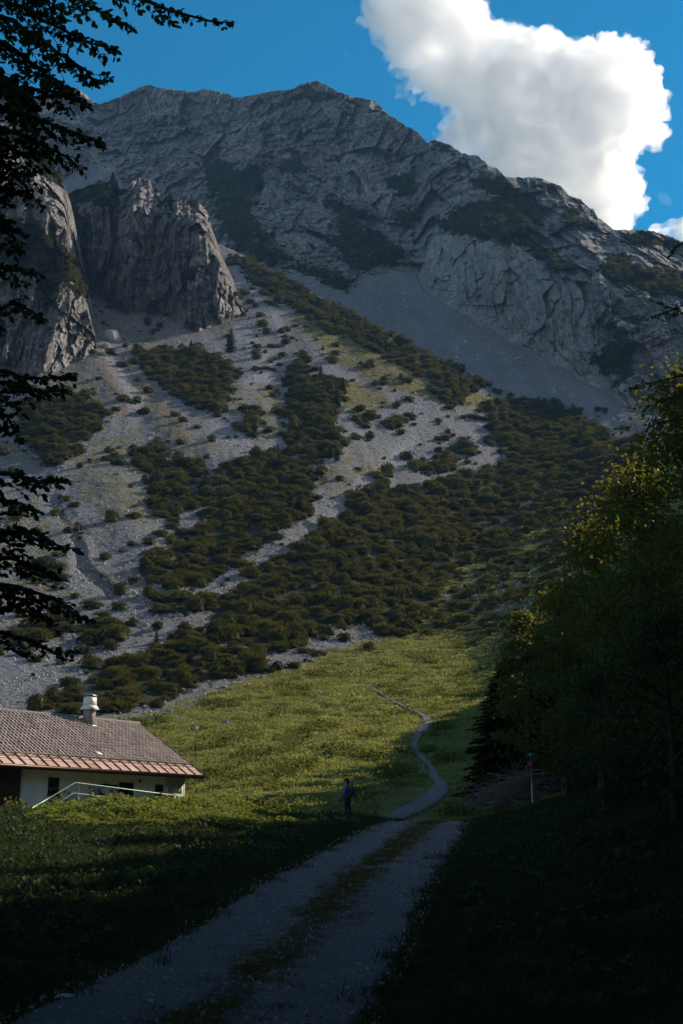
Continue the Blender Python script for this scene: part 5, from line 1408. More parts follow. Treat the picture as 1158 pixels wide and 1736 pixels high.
for side, wi in ((1, 10), (-1, 14)):                 # five fingers curled round the pole grip, thumb from the side
    wx_, wy_, wz_ = V[wi]
    for f_ in range(5):
        if f_ < 4: ch = [(wx_ + .035, wy_ + side * .012, wz_ + .028 - .019 * f_), (wx_ + .060, wy_ - side * .005, wz_ + .026 - .019 * f_), (wx_ + .050, wy_ - side * .028, wz_ + .024 - .018 * f_)]
        else: ch = [(wx_ + .015, wy_ - side * .022, wz_ + .026), (wx_ + .040, wy_ - side * .036, wz_ + .034)]
        prev = wi
        for c_ in ch: V.append(c_); Ra.append(.0085); Ed.append((prev, len(V) - 1)); prev = len(V) - 1
person = skin('person', V, Ed, Ra, M['skinc'], None, 0, 2)
person.location = HP; person.rotation_euler = (0, 0, HR)
tag(person, 'hiker in blue shirt and dark hat walking left with a trekking pole', 'person')
skin('shirt', [(0, 0, .86), (0, 0, 1.12), (.01, 0, 1.29), (0, 0, 1.40), (.02, 0, 1.455), (0, .18, 1.385), (.02, .222, 1.13), (.20, .243, .985), (0, -.18, 1.385), (.02, -.222, 1.13), (.19, -.243, .995)],
     [(0, 1), (1, 2), (2, 3), (3, 4), (3, 5), (5, 6), (6, 7), (3, 8), (8, 9), (9, 10)], [(.175, .15), (.165, .135), (.175, .14), (.14, .12), .07, .078, .064, .046, .078, .064, .046], M['blueshirt'], person)
skin('trousers', [(0, 0, 1.06), (0, 0, .92), (0, .095, .84), (.06, .10, .50), (.0, .10, .12), (0, -.095, .84), (-.04, -.10, .50), (-.19, -.10, .14)],
     [(0, 1), (1, 2), (2, 3), (3, 4), (1, 5), (5, 6), (6, 7)], [(.155, .14), (.16, .145), .115, .082, .066, .115, .082, .066], M['trouser'], person, 1)
for sy, x0, z0 in ((.1, 0.0, .05), (-.1, -.19, .07)):
    skin('boot', [(x0, sy, z0 + .10), (x0, sy, z0), (x0 + .15, sy * 1.1, z0 - .01)], [(0, 1), (1, 2)], [.058, .056, .045], M['boot'], person)
b = MB()
for r1, r2, z1, z2 in ((.20, .115, 1.70, 1.725), (.115, .105, 1.725, 1.80), (.105, .05, 1.80, 1.835)):
    b.tube([(.055, 0, z1), (.055, 0, z2)], [r1, r2], 14)
b.build('hat', M['hat'], person, True)
b = MB()                                             # face: nose, eyes, ears, mouth; hair at the back
b.tube([(.145, 0, 1.63), (.172, 0, 1.595), (.145, 0, 1.585)], [.010, .016, .008], 6); b.tube([(.055, .083, 1.585), (.055, .083, 1.645)], [.014, .020], 6); b.tube([(.055, -.083, 1.585), (.055, -.083, 1.645)], [.014, .020], 6)
b.tube([(.140, -.025, 1.555), (.146, 0, 1.553), (.140, .025, 1.555)], .006, 5)
b.build('face_features', M['skinc'], person, True)
b = MB(); b.tube([(-.005, 0, 1.72), (-.03, 0, 1.64), (-.015, 0, 1.54)], [.075, .078, .055], 10); b.build('hair', M['hat'], person, True)
b = MB()
for s_ in (-1, 1): b.tube([(.128, s_ * .032, 1.628), (.138, s_ * .032, 1.628)], .010, 8)
b.build('eyes', M['darkdoor'], person)
pk = empty('backpack', HP, HR); tag(pk, 'tall dark hiking backpack on the back of the hiker', 'backpack')
skin('pack_body', [(-.22, 0, .98), (-.25, 0, 1.12), (-.25, 0, 1.30), (-.22, 0, 1.46)], [(0, 1), (1, 2), (2, 3)], [(.12, .155), (.15, .175), (.145, .175), (.09, .13)], M['packm'], pk, 1)
skin('lid', [(-.26, 0, 1.47), (-.20, 0, 1.50)], [(0, 1)], [(.13, .14), (.10, .12)], M['hat'], pk)
skin('side_pocket', [(-.24, .185, 1.02), (-.24, .19, 1.16)], [(0, 1)], [.055, .05], M['hat'], pk); skin('side_pocket', [(-.24, -.185, 1.02), (-.24, -.19, 1.16)], [(0, 1)], [.055, .05], M['hat'], pk)
for s_ in (-1, 1):
    b = MB(); b.tube([(-.13, s_ * .10, 1.44), (-.02, s_ * .11, 1.50), (.13, s_ * .11, 1.36), (.12, s_ * .13, 1.18), (-.08, s_ * .17, 1.04)], .020, 6); b.build('strap', M['hat'], pk, True)
b = MB(); b.tube([(-.1, .16, .98), (.10, .15, .98), (.155, 0, .98), (.10, -.15, .98), (-.1, -.16, .98)], .022, 6); b.build('hip_belt', M['hat'], pk, True)
for sy, lab in ((.235, 'dark trekking pole in the near hand of the hiker'), (-.235, 'dark trekking pole in the far hand of the hiker')):
    tp = empty('trekking_pole', HP, HR); tag(tp, lab, 'trekking pole', 'trekking poles of the hiker')
    b = MB(); b.tube([(.34, sy, 1.0), (.342, sy, .88)], [.018, .016], 7); b.build('grip', M['hat'], tp, True)
    b = MB(); b.tube([(.342, sy, .89), (.38, sy, .02)], [.009, .007], 6); b.tube([(.376, sy, .09), (.377, sy, .075)], [.03, .03], 8); b.build('shaft', M['metal_grey'] if sy < 0 else M['hat'], tp)

# ================================================================ NEAR UNDERGROWTH
rr = np.random.RandomState(44)
def near_pts(n, xa, xb, ya, yb, keep):
    P = np.stack([rr.uniform(xa, xb, n), ya + (yb - ya) * rr.uniform(0, 1, n) ** .8], 1)
    P = P[keep(P[:, 0], P[:, 1])]
    return np.concatenate([P, gz(P[:, 0], P[:, 1])[:, None]], 1)
tuft = [blade_mesh('verge_tuft_%s' % 'ab'[i], 130 + i, M['butterbur'], 70, .45, .10, .30, .016, .5) for i in range(2)]
drys = [blade_mesh('strip_tuft_%s' % 'ab'[i], 170 + i, M['dry'], 60, .5, .10, .35, .02, .7) for i in range(2)]
bur = [herb_mesh('butterbur_%s' % 'abcd'[i], 140 + i, M['butterbur'], 36, .5, .28, .085, .9) for i in range(4)]
inv = lambda x, y: (np.abs(x) < y * .30 + 2.5)
dd = lambda x, y: np.abs(x - road_c(y))
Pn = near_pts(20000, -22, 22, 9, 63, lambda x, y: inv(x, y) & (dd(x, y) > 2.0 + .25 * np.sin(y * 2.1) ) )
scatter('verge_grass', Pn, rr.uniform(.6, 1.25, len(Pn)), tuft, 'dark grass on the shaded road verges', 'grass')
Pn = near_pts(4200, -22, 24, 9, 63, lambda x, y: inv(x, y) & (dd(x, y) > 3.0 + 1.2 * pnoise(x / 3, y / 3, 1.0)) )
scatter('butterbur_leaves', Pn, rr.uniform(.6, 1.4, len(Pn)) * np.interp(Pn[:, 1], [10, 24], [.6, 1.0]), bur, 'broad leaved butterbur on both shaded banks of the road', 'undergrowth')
# grass on the road's centre strip and stones on the gravel
yy = rr.uniform(11, 58, 1700); xx = road_c(yy) + rr.normal(size=1700) * .30 + .1
kp = fbm(yy / 2.2, xx / 2.0, 3.3, 3) > -.3; Pn = np.stack([xx, yy, gz(xx, yy) + .05], 1)[kp]
scatter('strip_grass', Pn, rr.uniform(.2, .42, len(Pn)), drys, 'short grass growing along the centre of the gravel road', 'grass')
peb = [rock_mesh('pebble_%s' % 'ab'[i], 150 + i, sub=1) for i in range(2)]
yy = 9 + 50 * rr.uniform(0, 1, 9000) ** 1.3; xx = road_c(yy) + rr.uniform(-2.2, 2.2, 9000)
scatter('gravel_stones', np.stack([xx, yy, gz(xx, yy) + .06], 1), (.022 + .07 * rr.uniform(0, 1, 9000) ** 4), peb, 'loose stones on the gravel road', 'gravel', rot=rr.uniform(0, 6.28, (9000, 3)))
for q, (px, py, s_, lab) in enumerate([(117, 1703, .34, 'flat stone at the left edge of the road nearest the viewer'), (262, 1710, .22, 'stone between the wheel tracks at the very front of the road'), (665, 1388, .40, 'pale flat stone where the trail leaves the road'), (583, 1508, .14, 'small pale stone on the left wheel track')]):
    Yq = {1703: 17.0, 1710: 16.8, 1388: 60.5, 1508: 29.5}[py]; x_ = Yq * (px - 579) / F / 1.05
    o = obj('stone', blv[q]); o.location = (x_, Yq, float(gz(x_, Yq)) + .05); o.scale = (s_, s_ * .8, s_ * .4)
    tag(o, lab, 'stone', 'single stones on the road')
# sunlit nettles and herbs on the bank in front of the hut
M['bushlit'] = leafmat('bright nettle leaves', (0.03, 0.05, 0.012), (0.20, 0.235, 0.06), 0.32, 0.6, spec=.15)
herbs = [herb_mesh('nettle_%s' % 'abc'[i], 160 + i, M['bushlit'], 110, .45, 1.0, .11, .9) for i in range(3)]
n_ = 2400; px = np.where(rr.uniform(0, 1, n_) < .86, rr.uniform(92, 400, n_), 400 + np.abs(rr.normal(size=n_)) * 38 * (.6 + .4 * rr.uniform(0, 1, n_))); px = px - np.where(px < 150, np.abs(rr.normal(size=n_)) * 18, 0); Yv = rr.uniform(48, 62.5, n_); xx = Yv * (px - 579) / F / 1.03
hm = np.interp(px, [-60, 20, 110, 160, 260, 330, 400, 440, 500], [.35, .35, .42, .62, .62, .55, .48, .30, .2]) * rr.uniform(.75, 1.15, n_) * np.interp(Yv, [48, 57, 62], [.6, 1.0, 1.2]) * (1 + 1.1 * np.clip(fbm(xx / 1.3, Yv / 1.3, 1.7, 2), -.4, 1)) * np.interp(px, [60, 120], [.8, 1.15])
scatter('nettles', np.stack([xx, Yv, gz(xx, Yv)], 1), np.stack([rr.uniform(.8, 1.2, n_), rr.uniform(.8, 1.2, n_), hm], 1), herbs, 'tall green herbs in front of the hut', 'undergrowth')

# ================================================================ TREES
def grow_branch(r, p0, d0, L, droop=.25, n=8, wig=.08):
    p = [np.array(p0, float)]; d = unit(np.array(d0, float))
    for i in range(n - 1):
        d = unit(d + np.array([0, 0, -droop / n]) + r.normal(size=3) * wig); p.append(p[-1] + d * L / (n - 1))
    return np.array(p)
def spray(r, twigs, leafs, p, r0, tw_every, tw_len, leaf_l, flat=.35, taper=True, dens=1.0):
    """side twigs with two rows of leaves along a branch p"""
    seg = np.linalg.norm(np.diff(p, axis=0), axis=1); cum = np.concatenate([[0], np.cumsum(seg)]); Lt = cum[-1]
    n_tw = max(2, int(Lt / tw_every)); sd = 1
    for k in range(n_tw + 1):
        s_ = Lt * min(1.0, (k + .5) / n_tw); i = min(len(seg) - 1, int(np.searchsorted(cum, s_) - 1)); i = max(i, 0)
        q = p[i] + (p[i + 1] - p[i]) * (s_ - cum[i]) / seg[i]; dr = unit(p[i + 1] - p[i])
        side = unit(np.cross(dr, [0, 0, 1.0])) * sd; sd = -sd
        tl = tw_len * r.uniform(.6, 1.2) * (1 - .55 * s_ / Lt if taper else 1)
        if k == n_tw: td = dr
        else: td = unit(dr * .75 + side * .75 + r.normal(size=3) * .15 + np.array([0, 0, -.05]))
        t = grow_branch(r, q, td, tl, .25, 5, .10); twigs.tube(t, np.linspace(.006, .0025, 5), 3, False)
        m = max(3, int(tl / (leaf_l * .42) * dens)); u_ = np.sort(r.uniform(.08, 1, m)); ii = np.minimum((u_ * 4).astype(int), 3)
        b0 = t[ii] + (t[ii + 1] - t[ii]) * (u_ * 4 - ii)[:, None]; tdir = unit(t[ii + 1] - t[ii])
        ls = unit(np.cross(tdir, [0, 0, 1.0])) * np.where(np.arange(m) % 2, 1, -1)[:, None]
        leafs.append((b0, unit(tdir * .6 + ls + r.normal(size=(m, 3)) * .35 + np.array([0, 0, -.2])), unit(np.array([0, 0, 1.0]) + r.normal(size=(m, 3)) * flat), leaf_l * r.uniform(.65, 1.15, m)))
def leaves_mesh(name, leafs, mat, wr=.62):
    P_ = np.concatenate([l[0] for l in leafs]); D_ = np.concatenate([l[1] for l in leafs]); N_ = np.concatenate([l[2] for l in leafs]); L_ = np.concatenate([l[3] for l in leafs])
    D_ = unit(D_); S_ = unit(np.cross(D_, N_)); N_ = np.cross(S_, D_); L1 = L_[:, None]; W = L1 * wr / 2
    prof = [(0, 0, 0), (.28, .85, .10), (.62, .88, .12), (1.0, 0, 0), (.62, -.88, .12), (.28, -.85, .10)]
    Vv = np.stack([P_ + D_ * L1 * a + S_ * W * b_ + N_ * W * c_ for a, b_, c_ in prof], 1).reshape(-1, 3)
    i = np.arange(len(P_))[:, None] * 6
    return mesh_np(name, Vv, [np.concatenate([i + [[0, 1, 2, 3]], i + [[0, 3, 4, 5]]])], mat)
# ---- the beech leaning in from the left; its trunk stands outside the picture
r = np.random.RandomState(5)
bt = empty('beech_tree', (-6.2, 11.0, float(gz(-6.2, 11.0)))); tag(bt, 'dark beech whose leafy branches hang in from the left edge', 'tree')
B0 = np.array(bt.location)
def shift(pts): return np.array(pts) - B0
b = MB(); tz = np.linspace(-.4, 11, 10)
b.tube([(.12 * math.sin(z_), .1 * math.cos(z_ * .8), z_) for z_ in tz], .24 * (1 - tz / 14), 10); b.build('trunk', M['bark'], bt, True)
limbs = MB(); twg = MB(); lf = []
BR = [  # picture points of a branch, its distance, spray size
    ([(-330, -160), (-60, -120), (150, -50), (262, 8), (318, 28), (385, 38)], 12.5, .22, .9, .17),
    ([(-330, -120), (-100, -60), (60, -40), (150, 10), (215, 45)], 12.2, .34, 1, .16),
    ([(-330, -60), (-100, -40), (40, 10), (110, 55), (186, 84)], 11.8, .42, 1, .14),
    ([(-330, 0), (-100, 0), (30, 40), (95, 85), (140, 118), (168, 138)], 12.6, .36, 1, .15),
    ([(-330, 40), (-100, 40), (20, 80), (70, 120), (100, 145), (138, 172)], 12.0, .38, 1, .14),
    ([(-330, 60), (-80, 110), (20, 150), (90, 155), (135, 170)], 11.6, .42, 1, .13),
    ([(-330, 110), (-80, 150), (20, 190), (95, 215), (160, 236)], 12.2, .45, 1, .13),
    ([(-330, 150), (-100, 180), (10, 220), (80, 245), (132, 278)], 12.8, .38, 1, .14),
    ([(-330, 170), (-100, 210), (-20, 260), (30, 300), (62, 290)], 11.5, .42, 1, .14),
    ([(-330, 240), (-120, 280), (-30, 350), (15, 380), (22, 420)], 12.0, .40, 1, .15),
    ([(-330, 300), (-120, 370), (-20, 440), (20, 455), (60, 465)], 12.3, .30, 1, .17),
    ([(-330, 340), (-120, 440), (-20, 520), (30, 520), (70, 535)], 11.8, .30, 1, .17),
    ([(-330, -20), (-100, -90), (0, -70), (70, -10), (95, 25)], 11.2, .5, 1, .12),
    ([(-330, 100), (-60, 90), (-10, 120), (40, 200)], 11.0, .5, 1, .12),
    ([(-330, 60), (-100, 60), (-30, 110), (20, 130), (55, 190)], 11.4, .5, 1, .11),
    ([(-330, 130), (-100, 160), (-40, 200), (10, 250), (50, 262)], 11.6, .5, 1, .11),
    ([(-330, 200), (-100, 230), (-50, 290), (0, 320), (40, 330)], 11.7, .42, 1, .12),
    ([(-330, 480), (-120, 560), (-20, 630), (50, 640), (118, 638)], 12.2, .34, 1, .14),
    ([(-330, 500), (-120, 600), (-20, 668), (40, 660), (96, 662)], 12.0, .38, 1, .13),
    ([(-330, 560), (-120, 630), (-30, 690), (10, 705), (26, 735)], 11.5, .3, 1, .16),
    ([(-330, 640), (-120, 740), (-20, 800), (50, 812), (100, 817)], 12.2, .32, 1, .14),
    ([(-330, 680), (-120, 780), (-20, 845), (20, 850), (55, 865)], 12.0, .34, 1, .14),
    ([(-330, 740), (-120, 840), (-20, 900), (55, 905), (118, 930)], 12.3, .42, 1, .12),
    ([(-330, 780), (-120, 880), (-20, 940), (40, 950), (90, 975)], 11.8, .40, 1, .12),
    ([(-330, 840), (-120, 930), (-30, 990), (60, 1000), (142, 1046)], 12.2, .40, 1, .12),
    ([(-330, 860), (-120, 960), (-30, 1010), (30, 1015), (80, 1050)], 11.9, .34, 1, .13),
    ([(-330, 930), (-120, 1010), (-30, 1068), (40, 1082), (116, 1112)], 12.1, .32, 1, .13),
]
for pts, Y, twl, dn, ev in BR:
    k = np.arange(len(pts)); kk = np.linspace(0, len(pts) - 1, 14)
    px = np.interp(kk, k, [p[0] for p in pts]); py = np.interp(kk, k, [p[1] for p in pts])
    yy = Y + .5 * np.sin(kk * 1.3 + Y * 3) * kk / 5
    w3 = unproj(px, py, yy) + r.normal(size=(14, 3)) * .015
    p = shift(w3); tr_ = np.array([[0.1, 0, p[0][2] - .9]])
    p = np.concatenate([tr_, p]); limbs.tube(p, np.linspace(.05, .007, len(p)), 5, False)
    vis = p[3:] 
    spray(r, twg, lf, vis, .01, ev * .55, twl * .95, .085, 1.0, True, 1.15)
    spray(r, twg, lf, vis, .01, ev * .7, twl * .6, .080, 1.4, True, 1.3)
    spray(r, twg, lf, vis[:-4] - np.array([0, 0, .10]), .01, ev * .7, twl * .9, .08, 1.2, False, 1.5)
bl = limbs.build('branches', M['bark'], bt, True); twg.build('twigs', M['bark'], bl)
obj('crown', leaves_mesh('crown', lf, M['beech_shade_tint']), bt)
# ---- broadleaved trees of the wood on the right
def broad_tree(P, H, rx, rz, seed, label, mat, leaf=.10, nclump=70, per=120, group='broadleaved trees on the right', name='beech_tree', low=.12, cz=.55, wr=.62):
    r = np.random.RandomState(seed); t = empty(name, P, 0); tag(t, label, 'tree', group)
    b = MB(); z_ = np.linspace(0, .92, 9); wob = np.cumsum(r.normal(size=(9, 2)) * .05, axis=0) * H / 12
    tp_ = np.stack([wob[:, 0], wob[:, 1], z_ * H], 1); tp_[0, 2] = -.4; b.tube(tp_, .022 * H * (1 - z_ * .93), 8); b.build('trunk', M['bark'], t, True)
    L_ = MB(); leafs = []
    for k in range(nclump):
        u_ = r.uniform(low, .98); prof = math.sin(math.pi * min(1, max(.06, (u_ - low * .6) / (1.02 - low * .6))) ** .75)
        a = r.uniform(0, 2 * math.pi); rad = rx * prof * r.uniform(.45, 1.08)
        c_ = np.array([math.cos(a) * rad, math.sin(a) * rad, u_ * H]); zi = max(.1, u_ - .16 * rad / rx)
        s0 = np.array([np.interp(zi, z_, wob[:, 0]), np.interp(zi, z_, wob[:, 1]), zi * H]); mid = s0 * .5 + c_ * .5 + np.array([0, 0, .12 * rad])
        if k % 2 == 0: L_.tube([s0, mid, c_], [.012 * H * .35, .03, .008], 4, False)
        cr_ = rx * r.uniform(.20, .36); m = int(per * r.uniform(.6, 1.3))
        q = r.normal(size=(m, 3)) * np.array([1, 1, .42]) * cr_ * .62
        q[:, 2] -= .10 * np.linalg.norm(q[:, :2], axis=1)
        leafs.append((c_ + q, unit(q + r.normal(size=(m, 3)) * .6 + np.array([0, 0, -.3])), unit(np.array([0, 0, 1.0]) + r.normal(size=(m, 3)) * .6), leaf * r.uniform(.7, 1.25, m)))
    L_.build('limbs', M['bark'], t); obj('crown', leaves_mesh('crown', leafs, mat, wr), t)
    return t
def RT(px, Y): x_ = Y * (px - 579) / F / .98; return np.array([x_, Y, land_z(x_, Y)])
M['beech_sun_tint'] = leafmat('beech leaves painted sunlit', (0.035, 0.048, 0.012), (0.115, 0.11, 0.024), 0.5)  # beech leaf colour lightened and yellowed to imitate sunlight
M['autumn'] = leafmat('yellowing leaves', (0.09, 0.08, 0.015), (0.22, 0.15, 0.03), 0.5)
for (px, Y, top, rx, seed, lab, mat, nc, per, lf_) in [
        (1215, 36, 620, 3.3, 201, 'tallest and nearest beech, cut by the right edge of the picture', 'beech_sun_tint', 150, 150, .15),
        (1085, 45, 775, 2.7, 202, 'beech with sunlit tips left of and behind the tallest one', 'beech_sun_tint', 120, 120, .16),
        (1005, 52, 880, 2.3, 203, 'middle beech of the wood, third from the right edge', 'beech_sun_tint', 100, 110, .16),
        (945, 58, 985, 2.1, 204, 'rounded beech between the middle beech and the sunlit end tree', 'beech_sun_tint', 90, 100, .17),
        (884, 66, 1030, 1.75, 205, 'small beech with a sunlit yellow green top at the left end of the wood', 'beech_sun_tint', 80, 100, .17),
        (1120, 29, 1010, 1.9, 206, 'low leafy beech in front of the tallest one, close to the road bank', 'beech_shade_tint', 70, 130, .09),
        (1010, 40, 1130, 1.7, 207, 'dark low beech in front of the wood above the brush pile', 'beech_shade_tint', 60, 120, .10)]:
    P = RT(px, Y); Hh = Y * float(tanE(top)) - P[2]
    broad_tree(P, Hh, rx, 1, seed, lab, M[mat], lf_, nc, per)
for (px, Y, top, rx, seed, lab, mat) in [(866, 67.5, 1168, .9, 211, 'slender bush with golden leaf tips in front of the dark spruces', 'autumn'), (1045, 44, 1090, 1.2, 212, 'small yellowish tree in front of the middle of the wood', 'beech_sun_tint'), (985, 60, 1225, 1.5, 213, 'dull shrub right behind the brush pile', 'beech_shade_tint')]:
    P = RT(px, Y); Hh = Y * float(tanE(top)) - P[2]
    broad_tree(P, Hh, rx, 1, seed, lab, M[mat], .10, 34, 110, 'bushes at the edge of the wood', 'bush', low=.08)
# ---- spruces: visible ones at the edge of the wood, then the wood on the right slope
sp_big = [(spruce_mesh('wood_spruce_crown_%s' % 'abc'[i], 80 + i, nb=210, spread=.21), trunk_mesh('wood_spruce_trunk_%s' % 'abc'[i], 1.0, .016, 10 + i)) for i in range(3)]
sp_edge = [(spruce_mesh('edge_spruce_crown_%s' % 'abc'[i], 85 + i, nb=380, spread=.20, fine=1.8), sp_big[i][1]) for i in range(3)]
for (px, Y, top, wd, lab) in [(850, 69, 1120, 1.7, 'dark spruce at the foot of the sunlit end tree, leftmost of the wood'), (905, 71, 1065, 1.4, 'dark spruce right behind the sunlit end tree'), (965, 70, 1000, 1.3, 'dark spruce rising between two beeches of the wood'),
                              (925, 66, 1150, 1.7, 'shorter dark spruce above the brush pile'), (1030, 60, 960, .9, 'dark spruce half hidden behind the middle beech'), (1100, 54, 850, .85, 'tall dark spruce behind the two nearest beeches')]:
    P = RT(px, Y); Hh = Y * float(tanE(top)) - P[2]
    place_tree(P, Hh, lab, 'dark spruces at the edge of the wood', sp_edge, wide=wd)
rq = random.Random(12); ntree = 0
EDGE = ([-20, 10, 20, 40, 58, 75, 90, 110, 130, 150, 170, 200, 240], [11, 12, 14, 19, 22.5, 26, 30, 36, 42, 48, 53, 61, 73])
def edge_x(Y): return float(np.interp(Y, *EDGE))
# how tall the wood must be for its shadow to end where it does on the meadow
_hy, _hz = [], []
for px, py in ((420, 1378), (500, 1352), (580, 1325), (660, 1285), (710, 1245), (738, 1205), (772, 1150), (778, 1090), (765, 1020), (800, 965), (860, 920), (940, 870), (1030, 815)):
    S_ = T_at(px, py); t_ = 0
    while S_[0] + SD[0] * t_ < edge_x(S_[1] + SD[1] * t_): t_ += .5
    _hy.append(S_[1] + SD[1] * t_); _hz.append(S_[2] + SD[2] * t_)
_ly, _lz = [], []
for px, py in ((60, 1392), (150, 1408), (250, 1412), (330, 1404), (400, 1392)):
    yy_ = np.linspace(38, 62, 400); pz = yy_ * float(tanE(py)); pxx = yy_ * (px - 579) / F / 1.03
    y0_ = float(yy_[int(np.argmin(np.abs(gz(pxx, yy_) + .2 - pz)))]); S_ = np.array([y0_ * (px - 579) / F / 1.03, y0_, y0_ * float(tanE(py))]); t_ = 0
    while S_[0] + SD[0] * t_ < edge_x(S_[1] + SD[1] * t_): t_ += .5
    _ly.append(S_[1] + SD[1] * t_); _lz.append(S_[2] + SD[2] * t_)
_o = np.argsort(_ly); _ly = [_ly[k] for k in _o]; _lz = [_lz[k] for k in _o]
_all = sorted(zip(_ly + _hy, _lz + _hz))
TOPS = ([-20, 30, 48, min(58, _all[0][0] - 4)] + [a_ for a_, _ in _all], [27, 25, 19.2, 21.0] + [b_ for _, b_ in _all])
def top_z(x_, Y):
    z_ = float(np.interp(Y, *TOPS))
    return min(z_, float(np.interp(Y, [60, 64, 80, 86, 90], [40, 21.0, 22.5, 24.5, 40])))
def ORD(k):
    u_ = 'first second third fourth fifth sixth seventh eighth ninth tenth eleventh twelfth thirteenth fourteenth fifteenth sixteenth seventeenth eighteenth nineteenth'.split()
    if k < 19: return u_[k]
    k += 1
    if k % 10 == 0: return ('twentieth', 'thirtieth', 'fortieth', 'fiftieth', 'sixtieth', 'seventieth', 'eightieth', 'ninetieth', 'hundredth')[k // 10 - 2]
    return ('twenty', 'thirty', 'forty', 'fifty', 'sixty', 'seventy', 'eighty', 'ninety', 'hundred')[k // 10 - 2] + '-' + u_[k % 10 - 1]
Yt = -12.0
while Yt < 262:
    H0 = max(3.0, top_z(0, Yt) - land_z(edge_x(Yt), Yt))
    for row in range(3):
        x_ = edge_x(Yt) + row * max(3.2, .34 * H0) + rq.uniform(-.8, .8); y_ = Yt + row * .9 + rq.uniform(-.8, .8)
        P = np.array([x_, y_, land_z(x_, y_)]); Hh = max(3.5, top_z(x_, y_) - P[2] + row * .55 * 3.2) * rq.uniform(.96, 1.12) 
        place_tree(P, Hh, 'wood spruce right of the meadow, %s in the %s row from the road' % (ORD(ntree // 3), ('front', 'middle', 'back')[row]), 'spruces of the wood on the right slope', sp_big, wide=rq.uniform(.95, 1.2) * (1 + .35 * (Hh < 10)), r=rq); ntree += 1
    Yt += min(4.0, max(2.2, .26 * H0))
# unseen spruces added round the viewer to keep sky light off the foreground
for q, (x_, y_, Hh) in enumerate([(-11, 3, 20), (-9, -5, 22), (-4, -9, 20), (2, -10, 22), (8, -6, 21), (10, 3, 19), (-14, 10, 18), (-15, 17, 17), (-18, 25, 15)]):
    place_tree(np.array([x_, y_, float(gz(x_, y_))]), Hh, 'added unseen spruce shading the viewpoint, %s clockwise from the left of the road' % ORD(q), 'added spruces shading the viewpoint', sp_big, wide=1.25)
# ---- twigs of a near spruce reaching in at the right edge
P = np.array([7.6, 19.0, float(gz(7.6, 19.0))]); nt_ = empty('spruce_tree', P); tag(nt_, 'near spruce with yellow green twigs reaching in at the right edge', 'tree')
b = MB(); b.tube([(0, 0, -.4), (.05, 0, 6), (0, .05, 12)], [.2, .14, .03], 8); b.build('trunk', M['bark'], nt_, True)
lb = MB(); lf = []; r = np.random.RandomState(91)
for pts, Y in [([(1420, 300), (1250, 350), (1190, 385), (1140, 425)], 18.5), ([(1420, 470), (1260, 500), (1190, 505), (1112, 535)], 18.0), ([(1420, 520), (1250, 545), (1180, 540), (1120, 515)], 18.8), ([(1420, 560), (1260, 600), (1180, 630), (1082, 655)], 18.2), ([(1420, 600), (1260, 640), (1180, 655), (1100, 690)], 18.6), ([(1420, 640), (1240, 690), (1170, 700), (1110, 720)], 18.0)]:
    k = np.arange(len(pts)); kk = np.linspace(0, len(pts) - 1, 9)
    w3 = unproj(np.interp(kk, k, [p[0] for p in pts]), np.interp(kk, k, [p[1] for p in pts]), Y + 0 * kk) - P
    lb.tube(np.concatenate([[[0, 0, w3[0][2] + .3]], w3]), np.linspace(.035, .006, 10), 5, False)
    spray(r, lb, lf, w3[1:], .01, .11, .38, .055, .7, True, 2.2)
lb.build('branches', M['bark'], nt_); obj('crown', leaves_mesh('crown', lf, M['beech_sun_tint'], .55), nt_)

# ================================================================ CLOUDS
def cloud_mat(name, dens, g=.68):
    m = bpy.data.materials.new(name); m.use_nodes = True; n = m.node_tree; n.nodes.clear()
    v_ = n.nodes.new('ShaderNodeVolumePrincipled'); v_.inputs['Color'].default_value = (1, 1, 1, 1); v_.inputs['Density'].default_value = dens; v_.inputs['Anisotropy'].default_value = g
    if dens > .01:
        t = NT(n); p_ = t.pos(); f_ = t.noise(p_, .014, 7, .66); mr = t.n('ShaderNodeMapRange'); mr.inputs[1].default_value = .43; mr.inputs[2].default_value = .56; mr.inputs[3].default_value = dens * .10; mr.inputs[4].default_value = dens * 3.0
        t.l(f_, mr.inputs[0]); t.l(mr.outputs[0], v_.inputs['Density']); m.cycles.volume_step_rate = .22
    o_ = n.nodes.new('ShaderNodeOutputMaterial'); n.links.new(v_.outputs[0], o_.inputs['Volume']); return m
